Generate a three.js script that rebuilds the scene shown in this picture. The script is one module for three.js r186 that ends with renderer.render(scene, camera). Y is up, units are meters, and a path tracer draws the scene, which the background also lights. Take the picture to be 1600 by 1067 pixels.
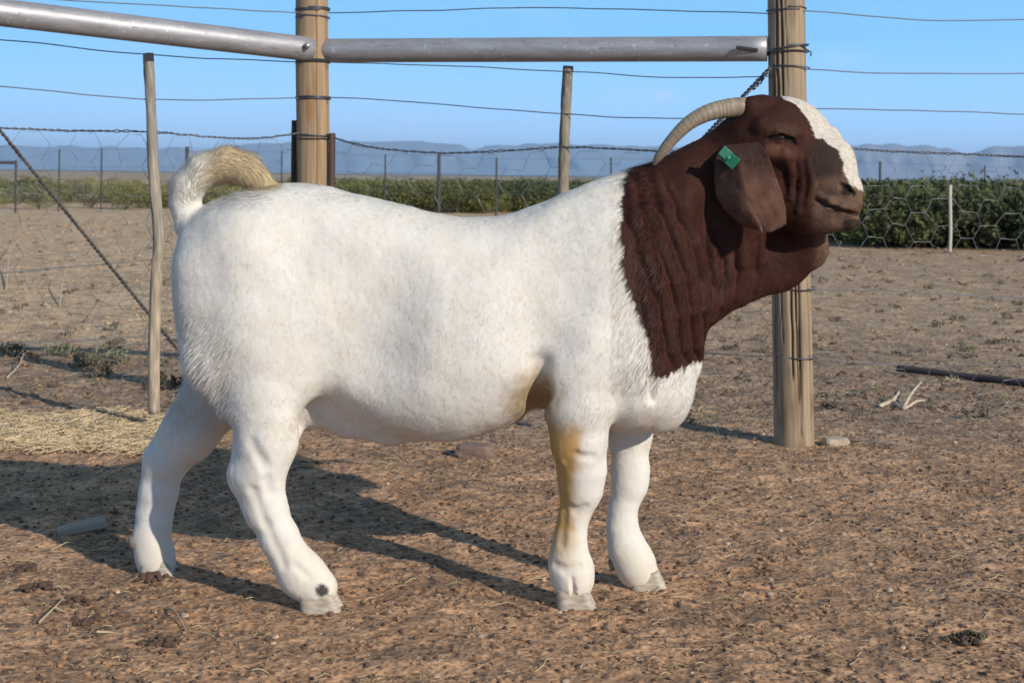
import * as THREE from 'three';
import { ImprovedNoise } from 'three/addons/math/ImprovedNoise.js';
import { mergeGeometries } from 'three/addons/utils/BufferGeometryUtils.js';
import { RoundedBoxGeometry } from 'three/addons/geometries/RoundedBoxGeometry.js';

// ------------------------------------------------------------------ camera, sky, sun
const F = 2300, KD = F / 2800, CX = 800, CY = 274, ROLL = 0.0122, EYE = 0.9;   // focal length and horizon point in photo pixels; KD scales the depths noted below to this lens
const scene = new THREE.Scene();
const camera = new THREE.PerspectiveCamera(2 * Math.atan(533.5 / F) * 180 / Math.PI, 1600 / 1067, 0.1, 60000);
camera.position.set(0, EYE, 0);
camera.rotation.z = ROLL;
camera.setViewOffset(1600, 1067, 0, 533.5 - CY, 1600, 1067);
camera.updateProjectionMatrix();
camera.focus = 3.1; camera.userData.fStop = 11;
scene.add(camera);

const renderer = new THREE.WebGLRenderer({ antialias: true });
renderer.toneMapping = THREE.LinearToneMapping;
renderer.toneMappingExposure = 1.0;
renderer.shadowMap.enabled = true;

const SUN_AZ = 43.6 * Math.PI / 180, SUN_EL = 25 * Math.PI / 180;
const sun = new THREE.DirectionalLight(new THREE.Color(1, 0.90, 0.76), 4.6);
sun.position.set(Math.sin(SUN_AZ) * Math.cos(SUN_EL), Math.sin(SUN_EL), Math.cos(SUN_AZ) * Math.cos(SUN_EL)).multiplyScalar(60).add(new THREE.Vector3(0, 0, -5));
sun.target.position.set(0, 0, -5);
sun.castShadow = true;
sun.shadow.mapSize.set(2048, 2048);
sun.shadow.radius = 1.2;
Object.assign(sun.shadow.camera, { left: -12, right: 12, top: 12, bottom: -12, near: 1, far: 140 });
scene.add(sun, sun.target);

const noiseGen = new ImprovedNoise();
const N3 = (x, y, z = 0) => noiseGen.noise(x, y, z);
const fbm = (x, y, z = 0, o = 4) => { let s = 0, a = 1, t = 0; for (let i = 0; i < o; i++) { s += a * N3(x, y, z + i * 7.3); t += a; a *= 0.5; x *= 2.03; y *= 2.03; z *= 2.03; } return s / t; };
const clamp = (x, a = 0, b = 1) => x < a ? a : x > b ? b : x;
const lerp = (a, b, t) => a + (b - a) * t;
const sstep = (a, b, x) => { const t = clamp((x - a) / (b - a)); return t * t * (3 - 2 * t); };
const mixc = (a, b, t) => [lerp(a[0], b[0], t), lerp(a[1], b[1], t), lerp(a[2], b[2], t)];
function rng(seed) { let s = seed >>> 0; return () => { s = (s + 0x6D2B79F5) >>> 0; let t = Math.imul(s ^ (s >>> 15), 1 | s); t = (t + Math.imul(t ^ (t >>> 7), 61 | t)) ^ t; return ((t ^ (t >>> 14)) >>> 0) / 4294967296; }; }

{ // the sky: air with a few faint wisps
  const W = 2048, H = 1024, data = new Float32Array(W * H * 4);
  const stops = [[0, [0.74, 1.12, 1.72]], [2, [0.49, 0.92, 1.5]], [5.5, [0.245, 0.68, 1.16]], [15, [0.21, 0.46, 0.80]], [40, [0.145, 0.232, 0.355]], [90, [0.115, 0.17, 0.255]]];
  const wisps = [[1028, 150, 0.9, 0.5], [1000, 153, 2.4, 0.16], [1312, 92, 1.6, 0.16], [640, 205, 4, 0.12], [300, 175, 5, 0.08]].map(([px, py, r, s]) => { const x = (px - CX) / F; return [((Math.atan2(-1, x) / (2 * Math.PI) + 0.5) * 360 + 360) % 360, Math.atan((CY + ROLL * (px - CX) - py) / F) * 57.3, r, s]; });
  for (let j = 0; j < H; j++) {
    const el = (j + 0.5) / H * 180 - 90;
    let c = stops[0][1];
    if (el > 0) for (let k = 1; k < stops.length; k++) if (el <= stops[k][0]) { c = mixc(stops[k - 1][1], stops[k][1], (el - stops[k - 1][0]) / (stops[k][0] - stops[k - 1][0])); break; }
    for (let i = 0; i < W; i++) {
      const az = (i + 0.5) / W * 360, a = az * Math.PI / 180;
      const x = Math.cos(a) * 6, y = Math.sin(a) * 6;
      let w = el > 0 && el < 30 ? sstep(0.42, 0.85, fbm(x * 1.4, y * 1.4, el * 0.55, 5) + 0.12) * sstep(0, 1.2, el) * sstep(30, 8, el) * 0.5 : 0;
      w += el > 0 ? clamp(0.06 + 0.1 * fbm(x * 0.7, y * 0.7, el * 0.2 + 9, 3)) * sstep(30, 0, el) : 0;
      for (const [wa, we, wr, ws] of wisps) { const da = (az - wa + 540) % 360 - 180, q = Math.hypot(da / wr, (el - we) / (wr * 0.32)); if (q < 1) w += ws * sstep(1, 0.1, q) * (0.6 + 0.8 * fbm(az * 1.4, el * 3, 2, 3)); }
      const o = mixc(c, [0.86, 0.90, 1.1], clamp(w)), p = (j * W + i) * 4;
      data[p] = o[0]; data[p + 1] = o[1]; data[p + 2] = o[2]; data[p + 3] = 1;
    }
  }
  const sky = new THREE.DataTexture(data, W, H, THREE.RGBAFormat, THREE.FloatType);
  sky.mapping = THREE.EquirectangularReflectionMapping; sky.magFilter = sky.minFilter = THREE.LinearFilter; sky.wrapS = THREE.RepeatWrapping; sky.needsUpdate = true;
  scene.background = sky; scene.environment = sky;
}
scene.fog = new THREE.FogExp2(new THREE.Color(0.50, 0.73, 1.0), 0.00010);

// ------------------------------------------------------------------ helpers
const CR = Math.cos(ROLL), SR = Math.sin(ROLL);
function at(px, py, d) {           // photo pixel and depth -> place in the world
  d *= KD;
  const xc = (px - CX) / F * d, yc = -(py - CY) / F * d;
  return new THREE.Vector3(xc * CR - yc * SR, EYE + xc * SR + yc * CR, -d);
}
const project = (v) => { const d = -v.z, X = v.x, Y = v.y - EYE; return [CX + (X * CR + Y * SR) / d * F, CY - (-X * SR + Y * CR) / d * F]; };
function onGround(px, py) { const p = at(px, py, 1); return at(px, py, EYE / (EYE - p.y)); }

const used = {};
function uniq(name) { const n = used[name] = (used[name] ?? -1) + 1; return n ? `${name}_${String(n).padStart(3, '0')}` : name; }
function tag(o, label, category, group, kind) { o.userData.label = label; o.userData.category = category; if (group) o.userData.group = group; if (kind) o.userData.kind = kind; return o; }
function shadows(m) { m.castShadow = true; m.receiveShadow = true; return m; }
function mesh(name, geo, mat, parent) { const m = shadows(new THREE.Mesh(geo, mat)); m.name = parent && parent !== scene ? name : uniq(name); (parent || scene).add(m); return m; }
function group(name, pos, label, category, grp) { const g = new THREE.Group(); g.name = uniq(name); if (pos) g.position.copy(pos); tag(g, label, category, grp); scene.add(g); return g; }
function mat(color, roughness = 0.85, extra = {}) { const m = new THREE.MeshStandardMaterial({ roughness, metalness: 0, ...extra }); if (color) m.color.setRGB(...color); return m; }
const vmat = (roughness = 0.9, extra = {}) => new THREE.MeshStandardMaterial({ vertexColors: true, roughness, ...extra });
function toLocal(geo, o) { geo.translate(-o.position.x, -o.position.y, -o.position.z); return geo; }

// a round bar along a path of points; radius(t, angle) and colour(t, angle) may vary
function sweep(points, nAng, radius, colour, closed = true) {
  const n = points.length, pos = [], col = [], uv = [], idx = [];
  let up = new THREE.Vector3(0, 0, 1);
  const T = new THREE.Vector3(), U = new THREE.Vector3(), V = new THREE.Vector3();
  T.subVectors(points[1], points[0]).normalize(); if (Math.abs(T.dot(up)) > 0.9) up.set(0, 1, 0);
  U.crossVectors(up, T).normalize();
  let len = 0;
  for (let i = 0; i < n; i++) {
    T.subVectors(points[Math.min(n - 1, i + 1)], points[Math.max(0, i - 1)]).normalize();
    U.addScaledVector(T, -U.dot(T)).normalize(); V.crossVectors(T, U);
    if (i) len += points[i].distanceTo(points[i - 1]);
    const t = i / (n - 1);
    for (let j = 0; j <= nAng; j++) {
      const a = (j % nAng) / nAng * Math.PI * 2, r = radius(t, a);
      const c = Math.cos(a) * r, s = Math.sin(a) * r, p = points[i];
      pos.push(p.x + U.x * c + V.x * s, p.y + U.y * c + V.y * s, p.z + U.z * c + V.z * s);
      if (colour) col.push(...colour(t, a)); uv.push(j / nAng, len);
      if (i < n - 1 && j < nAng) { const q = i * (nAng + 1) + j, w = q + nAng + 1; idx.push(q, q + 1, w, q + 1, w + 1, w); }
    }
  }
  if (closed) for (const i of [0, n - 1]) {
    const c0 = pos.length / 3, b = i * (nAng + 1);
    pos.push(points[i].x, points[i].y, points[i].z); if (colour) col.push(...colour(i ? 1 : 0, 9)); uv.push(0.5, 0);
    for (let j = 0; j < nAng; j++) i ? idx.push(b + j, b + j + 1, c0) : idx.push(b + j + 1, b + j, c0);
  }
  const g = new THREE.BufferGeometry();
  g.setAttribute('position', new THREE.Float32BufferAttribute(pos, 3)); g.setAttribute('uv', new THREE.Float32BufferAttribute(uv, 2));
  if (colour) g.setAttribute('color', new THREE.Float32BufferAttribute(col, 3));
  g.setIndex(idx); g.computeVertexNormals();
  return g;
}
function linePts(a, b, n, f) { const o = []; for (let i = 0; i <= n; i++) { const p = new THREE.Vector3().lerpVectors(a, b, i / n); if (f) f(p, i / n); o.push(p); } return o; }
function curvePts(pts, n) { return new THREE.CatmullRomCurve3(pts, false, 'centripetal').getPoints(n); }

// ------------------------------------------------------------------ ground
function groundH(x, z) {
  const d = Math.hypot(x, z);
  const fade = sstep(60, 12, d), fine = sstep(14, 7, d);
  let h = 0.028 * fbm(x * 0.45, z * 0.45, 3.1, 2) * sstep(4.4, 7, d) + 0.010 * fbm(x * 2.1, z * 2.1, 1.2, 2) * fade;
  if (fine > 0) {
    h += fine * (0.0085 * fbm(x * 9, z * 9, 5.2, 2) + 0.0048 * N3(x * 24, z * 24, 2.2));
    const c = N3(x * 40 + 3, z * 40, 8.1); h += fine * 0.0036 * (c > 0 ? c : c * 0.8);
  }
  return h * fade;
}
function axis(fineA, fineB, step, grow, lo, hi) {
  const a = []; for (let x = fineA; x <= fineB + 1e-6; x += step) a.push(x);
  let s = step, x = a[a.length - 1]; while (x < hi) { s *= grow; x += s; a.push(Math.min(x, hi)); }
  s = step; x = a[0]; while (x > lo) { s *= grow; x -= s; a.unshift(Math.max(x, lo)); }
  return a;
}
function soilColour(x, z) {
  // red-brown trampled soil in the pen, greyer earth beyond the fence, scrub land farther out
  const d = -z / KD;
  const n = fbm(x * 0.8, z * 0.8, 4.4, 3), m = fbm(x * 3.1, z * 3.1, 7.7, 3);
  const pen = clamp(sstep(6.9, 5.3, d + 0.8 * n + 0.25 * m));
  let c = mixc(mixc(mixc([0.61, 0.43, 0.27], [0.46, 0.315, 0.195], sstep(-1.5, 1.5, x + 0.5 * n)), [0.36, 0.24, 0.155], sstep(10.5, 8.6, d + 1.2 * n + 0.5 * m)), [0.435, 0.258, 0.150], pen);
  c = mixc(c, [0.33, 0.225, 0.15], clamp(0.5 * sstep(0.05, 0.5, m) * (1 - pen) + 0.25 * sstep(0.1, 0.5, n)));
  c = mixc(c, [0.49, 0.265, 0.14], pen * 0.5 * sstep(0.05, 0.45, fbm(x * 1.3 + 9, z * 1.3, 2.2, 2)));
  const hd = Math.hypot(x, z);
  c = mixc(c, [0.40, 0.31, 0.22], sstep(60, 200, hd)); c = mixc(c, [0.10, 0.09, 0.06], sstep(800, 1500, hd));
  return c;
}
{
  const xs = axis(-2.4, 2.4, 0.018, 1.11, -18000, 18000), zs = axis(-6.4, -1.8, 0.018, 1.10, -18000, 6000);
  const nx = xs.length, nz = zs.length, pos = new Float32Array(nx * nz * 3), col = new Float32Array(nx * nz * 3), uv = new Float32Array(nx * nz * 2), idx = [];
  for (let j = 0; j < nz; j++) for (let i = 0; i < nx; i++) {
    const k = j * nx + i, x = xs[i], z = zs[j];
    pos[k * 3] = x; pos[k * 3 + 1] = groundH(x, z); pos[k * 3 + 2] = z;
    const c = soilColour(x, z); col[k * 3] = c[0]; col[k * 3 + 1] = c[1]; col[k * 3 + 2] = c[2];
    uv[k * 2] = x / 2.3; uv[k * 2 + 1] = z / 2.3;
    if (i < nx - 1 && j < nz - 1) idx.push(k, k + nx, k + 1, k + 1, k + nx, k + nx + 1);
  }
  const g = new THREE.BufferGeometry();
  g.setAttribute('position', new THREE.BufferAttribute(pos, 3)); g.setAttribute('color', new THREE.BufferAttribute(col, 3)); g.setAttribute('uv', new THREE.BufferAttribute(uv, 2));
  g.setIndex(idx); g.computeVertexNormals();
  // soil grain: tile of 2.3 m
  const S = 1024, cd = new Uint8Array(S * S * 4), bd = new Uint8Array(S * S * 4), r = rng(5);
  const pn = (p, seed) => { const t = new Float32Array(p * p), q = rng(seed); for (let i = 0; i < t.length; i++) t[i] = q(); return (u, v) => { u *= p; v *= p; const i = Math.floor(u), j = Math.floor(v); let a = u - i, b = v - j; a = a * a * (3 - 2 * a); b = b * b * (3 - 2 * b); const i1 = (i + 1) % p, j1 = (j + 1) % p, i0 = i % p, j0 = j % p; return lerp(lerp(t[j0 * p + i0], t[j0 * p + i1], a), lerp(t[j1 * p + i0], t[j1 * p + i1], a), b); }; };
  const n1 = pn(24, 1), n2 = pn(90, 2), n3 = pn(210, 3), n4 = pn(430, 4), n5 = pn(150, 6);
  for (let j = 0; j < S; j++) for (let i = 0; i < S; i++) {
    const u = i / S, v = j / S, a = n1(u, v), b = n2(u, v), c = n3(u, v), e = n4(u, v), f = n5(u, v);
    let l = 0.70 + 0.20 * (a - 0.5) + 0.20 * (b - 0.5) + 0.22 * (c - 0.5) + 0.24 * (e - 0.5);
    let rr = l, gg = l, bb = l * 0.99;
    if (c > 0.80) { const k = (c - 0.80) * 1.6; rr = lerp(rr, 0.92, k); gg = lerp(gg, 0.92, k); bb = lerp(bb, 0.88, k); }
    if (f < 0.2) { const k = (0.2 - f) * 4.2; rr = lerp(rr, 0.27, k); gg = lerp(gg, 0.23, k); bb = lerp(bb, 0.22, k); }
    const p = (j * S + i) * 4, h = 0.34 * a + 0.3 * b + 0.24 * c + 0.16 * e;
    cd[p] = clamp(rr) * 255; cd[p + 1] = clamp(gg) * 255; cd[p + 2] = clamp(bb) * 255; cd[p + 3] = 255;
    bd[p] = bd[p + 1] = bd[p + 2] = clamp(h) * 255; bd[p + 3] = 255;
  }
  const tx = (d, srgb) => { const t = new THREE.DataTexture(d, S, S); t.wrapS = t.wrapT = THREE.RepeatWrapping; t.magFilter = THREE.LinearFilter; t.minFilter = THREE.LinearMipmapLinearFilter; t.generateMipmaps = true; if (srgb) t.colorSpace = THREE.SRGBColorSpace; t.needsUpdate = true; return t; };
  const m = vmat(0.97, { map: tx(cd, true), bumpMap: tx(bd), bumpScale: 0.012 });
  m.color.setRGB(1.75, 1.75, 1.75);
  const o = mesh('ground', g, m); o.userData.kind = 'structure'; o.userData.label = 'dry brown trampled earth of the pen and the plain'; 
}
function scatter(name, geo, material, n, place, label, category) {
  const m = shadows(new THREE.InstancedMesh(geo, material, n)); m.name = uniq(name);
  const M = new THREE.Matrix4(), c = new THREE.Color();
  for (let i = 0; i < n; i++) { const col = place(i, M); m.setMatrixAt(i, M); if (col) m.setColorAt(i, c.setRGB(...col)); }
  m.instanceMatrix.needsUpdate = true; if (m.instanceColor) m.instanceColor.needsUpdate = true;
  scene.add(m); return tag(m, label, category, null, 'stuff');
}
function lump(seed, detail = 1, rough = 0.35, squash = 0.7) {
  const g = new THREE.IcosahedronGeometry(1, detail), p = g.attributes.position, v = new THREE.Vector3();
  for (let i = 0; i < p.count; i++) { v.fromBufferAttribute(p, i); const k = 1 + rough * N3(v.x * 1.3 + seed, v.y * 1.3, v.z * 1.3) + rough * 0.5 * N3(v.x * 3 + seed, v.y * 3, v.z * 3); p.setXYZ(i, v.x * k, v.y * k * squash, v.z * k); }
  g.computeVertexNormals(); return g;
}

// ------------------------------------------------------------------ mountains
function range(dist, a0, a1, prof, col, amp, seed, label) {
  // ridge line given in photo pixels; slopes run out towards the viewer as spurs and gullies
  const nx = 260, ny = 14, pos = [], idx = [];
  for (let j = 0; j <= ny; j++) for (let i = 0; i <= nx; i++) {
    const px = lerp(a0, a1, i / nx), t = j / ny;              // t 0 = foot, 1 = crest
    const spur = fbm(px * 0.016, seed, t * 0.7, 3), depth = dist * (1 - 0.22 * (1 - t)) + spur * dist * 0.14 * (1 - Math.abs(2 * t - 1));
    let k = 1; for (k = 1; k < prof.length - 1 && px > prof[k][0]; k++);
    const u = clamp((px - prof[k - 1][0]) / (prof[k][0] - prof[k - 1][0])), top = lerp(prof[k - 1][1], prof[k][1], u * u * (3 - 2 * u)) + amp * fbm(px * 0.03, seed + 4, 0, 4);
    const crest = at(px, top, dist), s = Math.pow(t, 1.25) ;
    const p = new THREE.Vector3(crest.x * depth / dist, (crest.y - EYE) * s * (1 + 0.3 * spur * Math.sin(t * Math.PI)) - 2, -depth * KD);
    pos.push(p.x, p.y, p.z);
    if (i < nx && j < ny) { const q = j * (nx + 1) + i; idx.push(q, q + 1, q + nx + 1, q + 1, q + nx + 2, q + nx + 1); }
  }
  // back slope so that the range is a solid body
  const b = pos.length / 3;
  for (let i = 0; i <= nx; i++) { const q = (ny * (nx + 1) + i) * 3; pos.push(pos[q] * 1.12, -5, pos[q + 2] * 1.12); if (i < nx) idx.push(ny * (nx + 1) + i, ny * (nx + 1) + i + 1, b + i, ny * (nx + 1) + i + 1, b + i + 1, b + i); }
  const g = new THREE.BufferGeometry(); g.setAttribute('position', new THREE.Float32BufferAttribute(pos, 3)); g.setIndex(idx); g.computeVertexNormals();
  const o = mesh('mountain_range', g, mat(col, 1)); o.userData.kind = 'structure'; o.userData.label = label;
}
range(14000, -700, 1150, [[-700, 232], [-200, 222], [80, 228], [230, 231], [330, 233], [400, 222], [520, 220], [640, 220], [715, 224], [738, 233], [770, 226], [880, 224], [1150, 232]], [0.20, 0.265, 0.40], 6, 3.3, 'far blue flat-topped mountains on the left and middle horizon');  // blue of distance haze is painted into the slope colour, on top of the fog
range(11000, 1060, 2300, [[1060, 260], [1180, 242], [1290, 227], [1400, 224], [1475, 229], [1512, 239], [1560, 228], [1700, 221], [2300, 226]], [0.27, 0.29, 0.40], 9, 9.1, 'nearer lilac mountains with lit slopes on the right horizon');  // lilac base colour holds painted air haze as well as rock

// ------------------------------------------------------------------ scrub
const leafMat = vmat(0.85, { side: THREE.DoubleSide });
function bushGeo(seed, leaves, size, spread, squash, tone) {
  const r = rng(seed), pos = [], col = [], nrm = [];
  const lobes = []; const nl = 7 + Math.floor(r() * 5);
  for (let i = 0; i < nl; i++) { const a = r() * 6.283, q = Math.sqrt(r()) * 0.72; lobes.push([Math.cos(a) * q, 0.30 + 0.42 * r() * (1 - 0.45 * q), Math.sin(a) * q, 0.22 + 0.24 * r()]); }
  const v = new THREE.Vector3(), e1 = new THREE.Vector3(), e2 = new THREE.Vector3();
  for (let i = 0; i < leaves; i++) {
    const L = lobes[Math.floor(r() * nl)];
    v.set(r() * 2 - 1, r() * 2 - 1, r() * 2 - 1); const l = v.length() || 1; v.multiplyScalar((0.55 + 0.5 * r()) / l);
    const x = (L[0] + v.x * L[3]) * spread, y = Math.max(0.02, (L[1] + v.y * L[3] * 0.9)) * squash, z = (L[2] + v.z * L[3]) * spread;
    e1.set(r() - 0.5, r() - 0.2, r() - 0.5).normalize(); e2.set(r() - 0.5, r() - 0.5, r() - 0.5).cross(e1).normalize();
    const s = size * (0.6 + 0.8 * r()), w = s * (0.28 + 0.22 * r());
    const k = 0.65 + 0.7 * r(), c = r() < 0.08 ? [0.10 * k, 0.08 * k, 0.045 * k] : [tone[0] * k, tone[1] * k, tone[2] * k];
    const A = [x - e1.x * s, y - e1.y * s, z - e1.z * s], B = [x + e2.x * w, y + e2.y * w, z + e2.z * w], C = [x + e1.x * s, y + e1.y * s, z + e1.z * s], D = [x - e2.x * w, y - e2.y * w, z - e2.z * w];
    pos.push(...A, ...B, ...C, ...A, ...C, ...D); for (let q = 0; q < 6; q++) col.push(...c);
  }
  const g = new THREE.BufferGeometry(); g.setAttribute('position', new THREE.Float32BufferAttribute(pos, 3)); g.setAttribute('color', new THREE.Float32BufferAttribute(col, 3)); g.computeVertexNormals();
  return g;
}
function stemGeo(seed, h, spread) {
  const r = rng(seed), gs = [];
  for (let i = 0; i < 7; i++) { const a = r() * 6.283, q = spread * (0.2 + 0.5 * r()); gs.push(sweep(curvePts([new THREE.Vector3(0, -0.03, 0), new THREE.Vector3(Math.cos(a) * q * 0.35, h * 0.3, Math.sin(a) * q * 0.35), new THREE.Vector3(Math.cos(a) * q, h * (0.6 + 0.2 * r()), Math.sin(a) * q)], 4), 5, (t) => 0.014 * (1 - 0.75 * t), null)); }
  return mergeGeometries(gs);
}
const stemMat = mat([0.12, 0.09, 0.06], 0.9);
const TONES = { dark: [0.064, 0.084, 0.034], olive: [0.135, 0.142, 0.052], grey: [0.17, 0.172, 0.115] };
const bushKinds = {};
for (const [k, tone] of Object.entries(TONES)) bushKinds[k] = [0, 1, 2].map((i) => ({ f: bushGeo(31 + i * 7 + k.length, 2200, 0.030, 0.95, 1, tone), s: stemGeo(5 + i, 0.7, 0.9), low: bushGeo(131 + i * 7 + k.length, 520, 0.050, 0.95, 1, tone) }));
const rightEdge = (px) => px > 1150 ? lerp(30, 24.5, sstep(1180, 1420, px)) : px > 1000 ? lerp(42, 30, sstep(1000, 1150, px)) : 43;
{
  const r = rng(77);
  // shrubs of the front row that can be told apart
  const front = [[1352, 372, 'dark', 1.05, 'dark green shrub at the edge of the scrub just right of the goat\'s muzzle'], [1398, 380, 'dark', 1.0, 'dark green shrub left of the white marker rod'], [1445, 386, 'dark', 0.95, 'dark low shrub beside the white marker rod'],
    [1512, 386, 'dark', 1.0, 'dark green shrub right of the white marker rod'], [1556, 378, 'olive', 1.22, 'taller shrub rising above the horizon at the far right'], [1592, 388, 'dark', 1.05, 'dark green shrub cut by the right edge of the picture'],
    [1632, 384, 'dark', 1.0, 'dark green shrub beyond the right edge'], [1312, 366, 'dark', 1.0, 'dark green shrub behind the goat\'s jaw'],
    [560, 331, 'olive', 0.8, 'olive shrub right of the wooden corner post'], [612, 330, 'grey', 0.8, 'grey green shrub between corner post and dark steel standard'], [735, 331, 'olive', 0.85, 'olive shrub right of the dark steel standard'],
    [788, 330, 'dark', 1.0, 'dark green rounded shrub left of the middle dropper'], [835, 329, 'dark', 1.05, 'dark green rounded shrub close beside the middle dropper'], [930, 328, 'dark', 0.95, 'dark green shrub above the goat\'s withers'],
    [60, 327, 'grey', 0.75, 'pale grey green shrub in the scrub at the far left'], [140, 325, 'grey', 0.8, 'pale shrub left of the wooden dropper'], [195, 328, 'olive', 0.75, 'yellowish shrub close to the wooden dropper']];
  for (const [px, py, kind, h, label] of front) {
    const v = bushKinds[kind][Math.floor(r() * 3)], p = onGround(px, py), s = h * (0.92 + 0.1 * r());
    const g = group('shrub', p, label, 'shrub', 'shrubs in the front row of the scrub'); g.scale.set(s * 1.15, s, s); g.rotation.y = r() * 6.28;
    mesh('foliage', v.f, leafMat, g); mesh('stem', v.s, stemMat, g);
  }
  // the rest of the belt reads as one mass
  const per = { dark: [], olive: [], grey: [] };
  for (let i = 0; i < 9000; i++) {
    const px = -500 + r() * 2700, e = rightEdge(px), d = e * Math.pow(r() < 0.5 ? 1 + 0.8 * r() : 1 + 7 * r() * r(), 1) + fbm(px * 0.013, 1.1, 0, 3) * 5;
    const q = at(px, 300, d), n = fbm(q.x * 0.11, q.z * 0.06, 2.2, 3) + (px > 1150 ? 0.30 : px > 700 && d < 70 ? 0.16 : px < 450 ? -0.22 : -0.05) + (r() - 0.5) * 0.25;
    if (d > 60 && r() < 0.35) continue; if (d > (px < 450 ? 150 : 260)) continue; if (fbm(q.x * 0.35, q.z * 0.2, 5.5, 2) < -0.12 - (px > 1150 ? 1 : 0)) continue;
    const kind = n > 0.1 ? 'dark' : n > -0.16 ? 'olive' : 'grey';
    per[kind].push([q.x, q.z, (kind === 'dark' ? 0.70 : 0.52) * (0.55 + 0.7 * r()) * (px > 1150 ? 1.2 : px < 450 ? 0.86 : 1)]);
  }
  const E = new THREE.Euler(), Q = new THREE.Quaternion();
  for (const kind of ['dark', 'olive', 'grey']) {
    const list = per[kind];
    for (let v = 0; v < 3; v++) {
      const sub = list.filter((_, i) => i % 3 === v);
      scatter(`${{ dark: 'dark_scrub', olive: 'olive_scrub', grey: 'pale_scrub' }[kind]}`, bushKinds[kind][v].low, leafMat, sub.length, (i, M) => {
        const [x, z, s] = sub[i]; M.compose(new THREE.Vector3(x, -0.02, z), Q.setFromEuler(E.set(0, r() * 6.28, 0)), new THREE.Vector3(s * 1.3, s, s * 1.3)); const k = (0.75 + 0.4 * r()) * (1 + 0.7 * fbm(x * 0.3, z * 0.12, 8, 2)), y = clamp(0.5 + 1.5 * fbm(x * 0.16, z * 0.05, 3, 2)); return [k * (0.9 + 0.75 * y), k * (0.95 + 0.5 * y), k * (1.0 - 0.1 * y)];
      }, `${{ dark: 'dark green', olive: 'olive green', grey: 'pale grey green' }[kind]} low scrub covering the plain behind the pen`, 'scrub');
    }
  }
}

// ------------------------------------------------------------------ fences
const wireMat = mat([0.10, 0.11, 0.135], 0.5, { metalness: 0.6 });
const netMat = mat([0.15, 0.16, 0.18], 0.5, { metalness: 0.5 });
const rustMat = mat([0.075, 0.045, 0.04], 0.8);
function galvanised() {
  const W = 256, H = 1024, d = new Uint8Array(W * H * 4), b = new Uint8Array(W * H * 4);
  for (let j = 0; j < H; j++) for (let i = 0; i < W; i++) {
    const a = i / W * 6.283, x = Math.cos(a) * 1.2, y = Math.sin(a) * 1.2, z = j / H * 22;
    let l = 0.64 + 0.10 * fbm(x * 1.5, y * 1.5, z * 0.6, 3) + 0.035 * N3(x * 6, y * 6, z * 3) + 0.03 * N3(x * 20, y * 20, z * 12);
    const sc = N3(x * 2.2 + 5, y * 2.2, z * 6); const rust = sstep(0.28, 0.5, fbm(x * 3 + 3, y * 3, z * 1.6, 4));
    if (sc > 0.55) l += 0.08;
    const c = mixc([l, l * 1.0, l * 1.03], [0.34, 0.27, 0.22], rust * 0.4), p = (j * W + i) * 4;
    d[p] = clamp(c[0]) * 255; d[p + 1] = clamp(c[1]) * 255; d[p + 2] = clamp(c[2]) * 255; d[p + 3] = 255;
    b[p] = b[p + 1] = b[p + 2] = clamp(0.5 + 0.4 * fbm(x * 4, y * 4, z * 2, 3)) * 255; b[p + 3] = 255;
  }
  const t = (q, s) => { const k = new THREE.DataTexture(q, W, H); k.wrapS = k.wrapT = THREE.RepeatWrapping; k.magFilter = THREE.LinearFilter; if (s) k.colorSpace = THREE.SRGBColorSpace; k.repeat.set(1, 0.5); k.needsUpdate = true; return k; };
  return mat([1, 1, 1], 0.48, { map: t(d, true), bumpMap: t(b), bumpScale: 0.0004, metalness: 0.45 });
}
const pipeMat = galvanised();
const barkMat = vmat(0.92);
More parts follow.
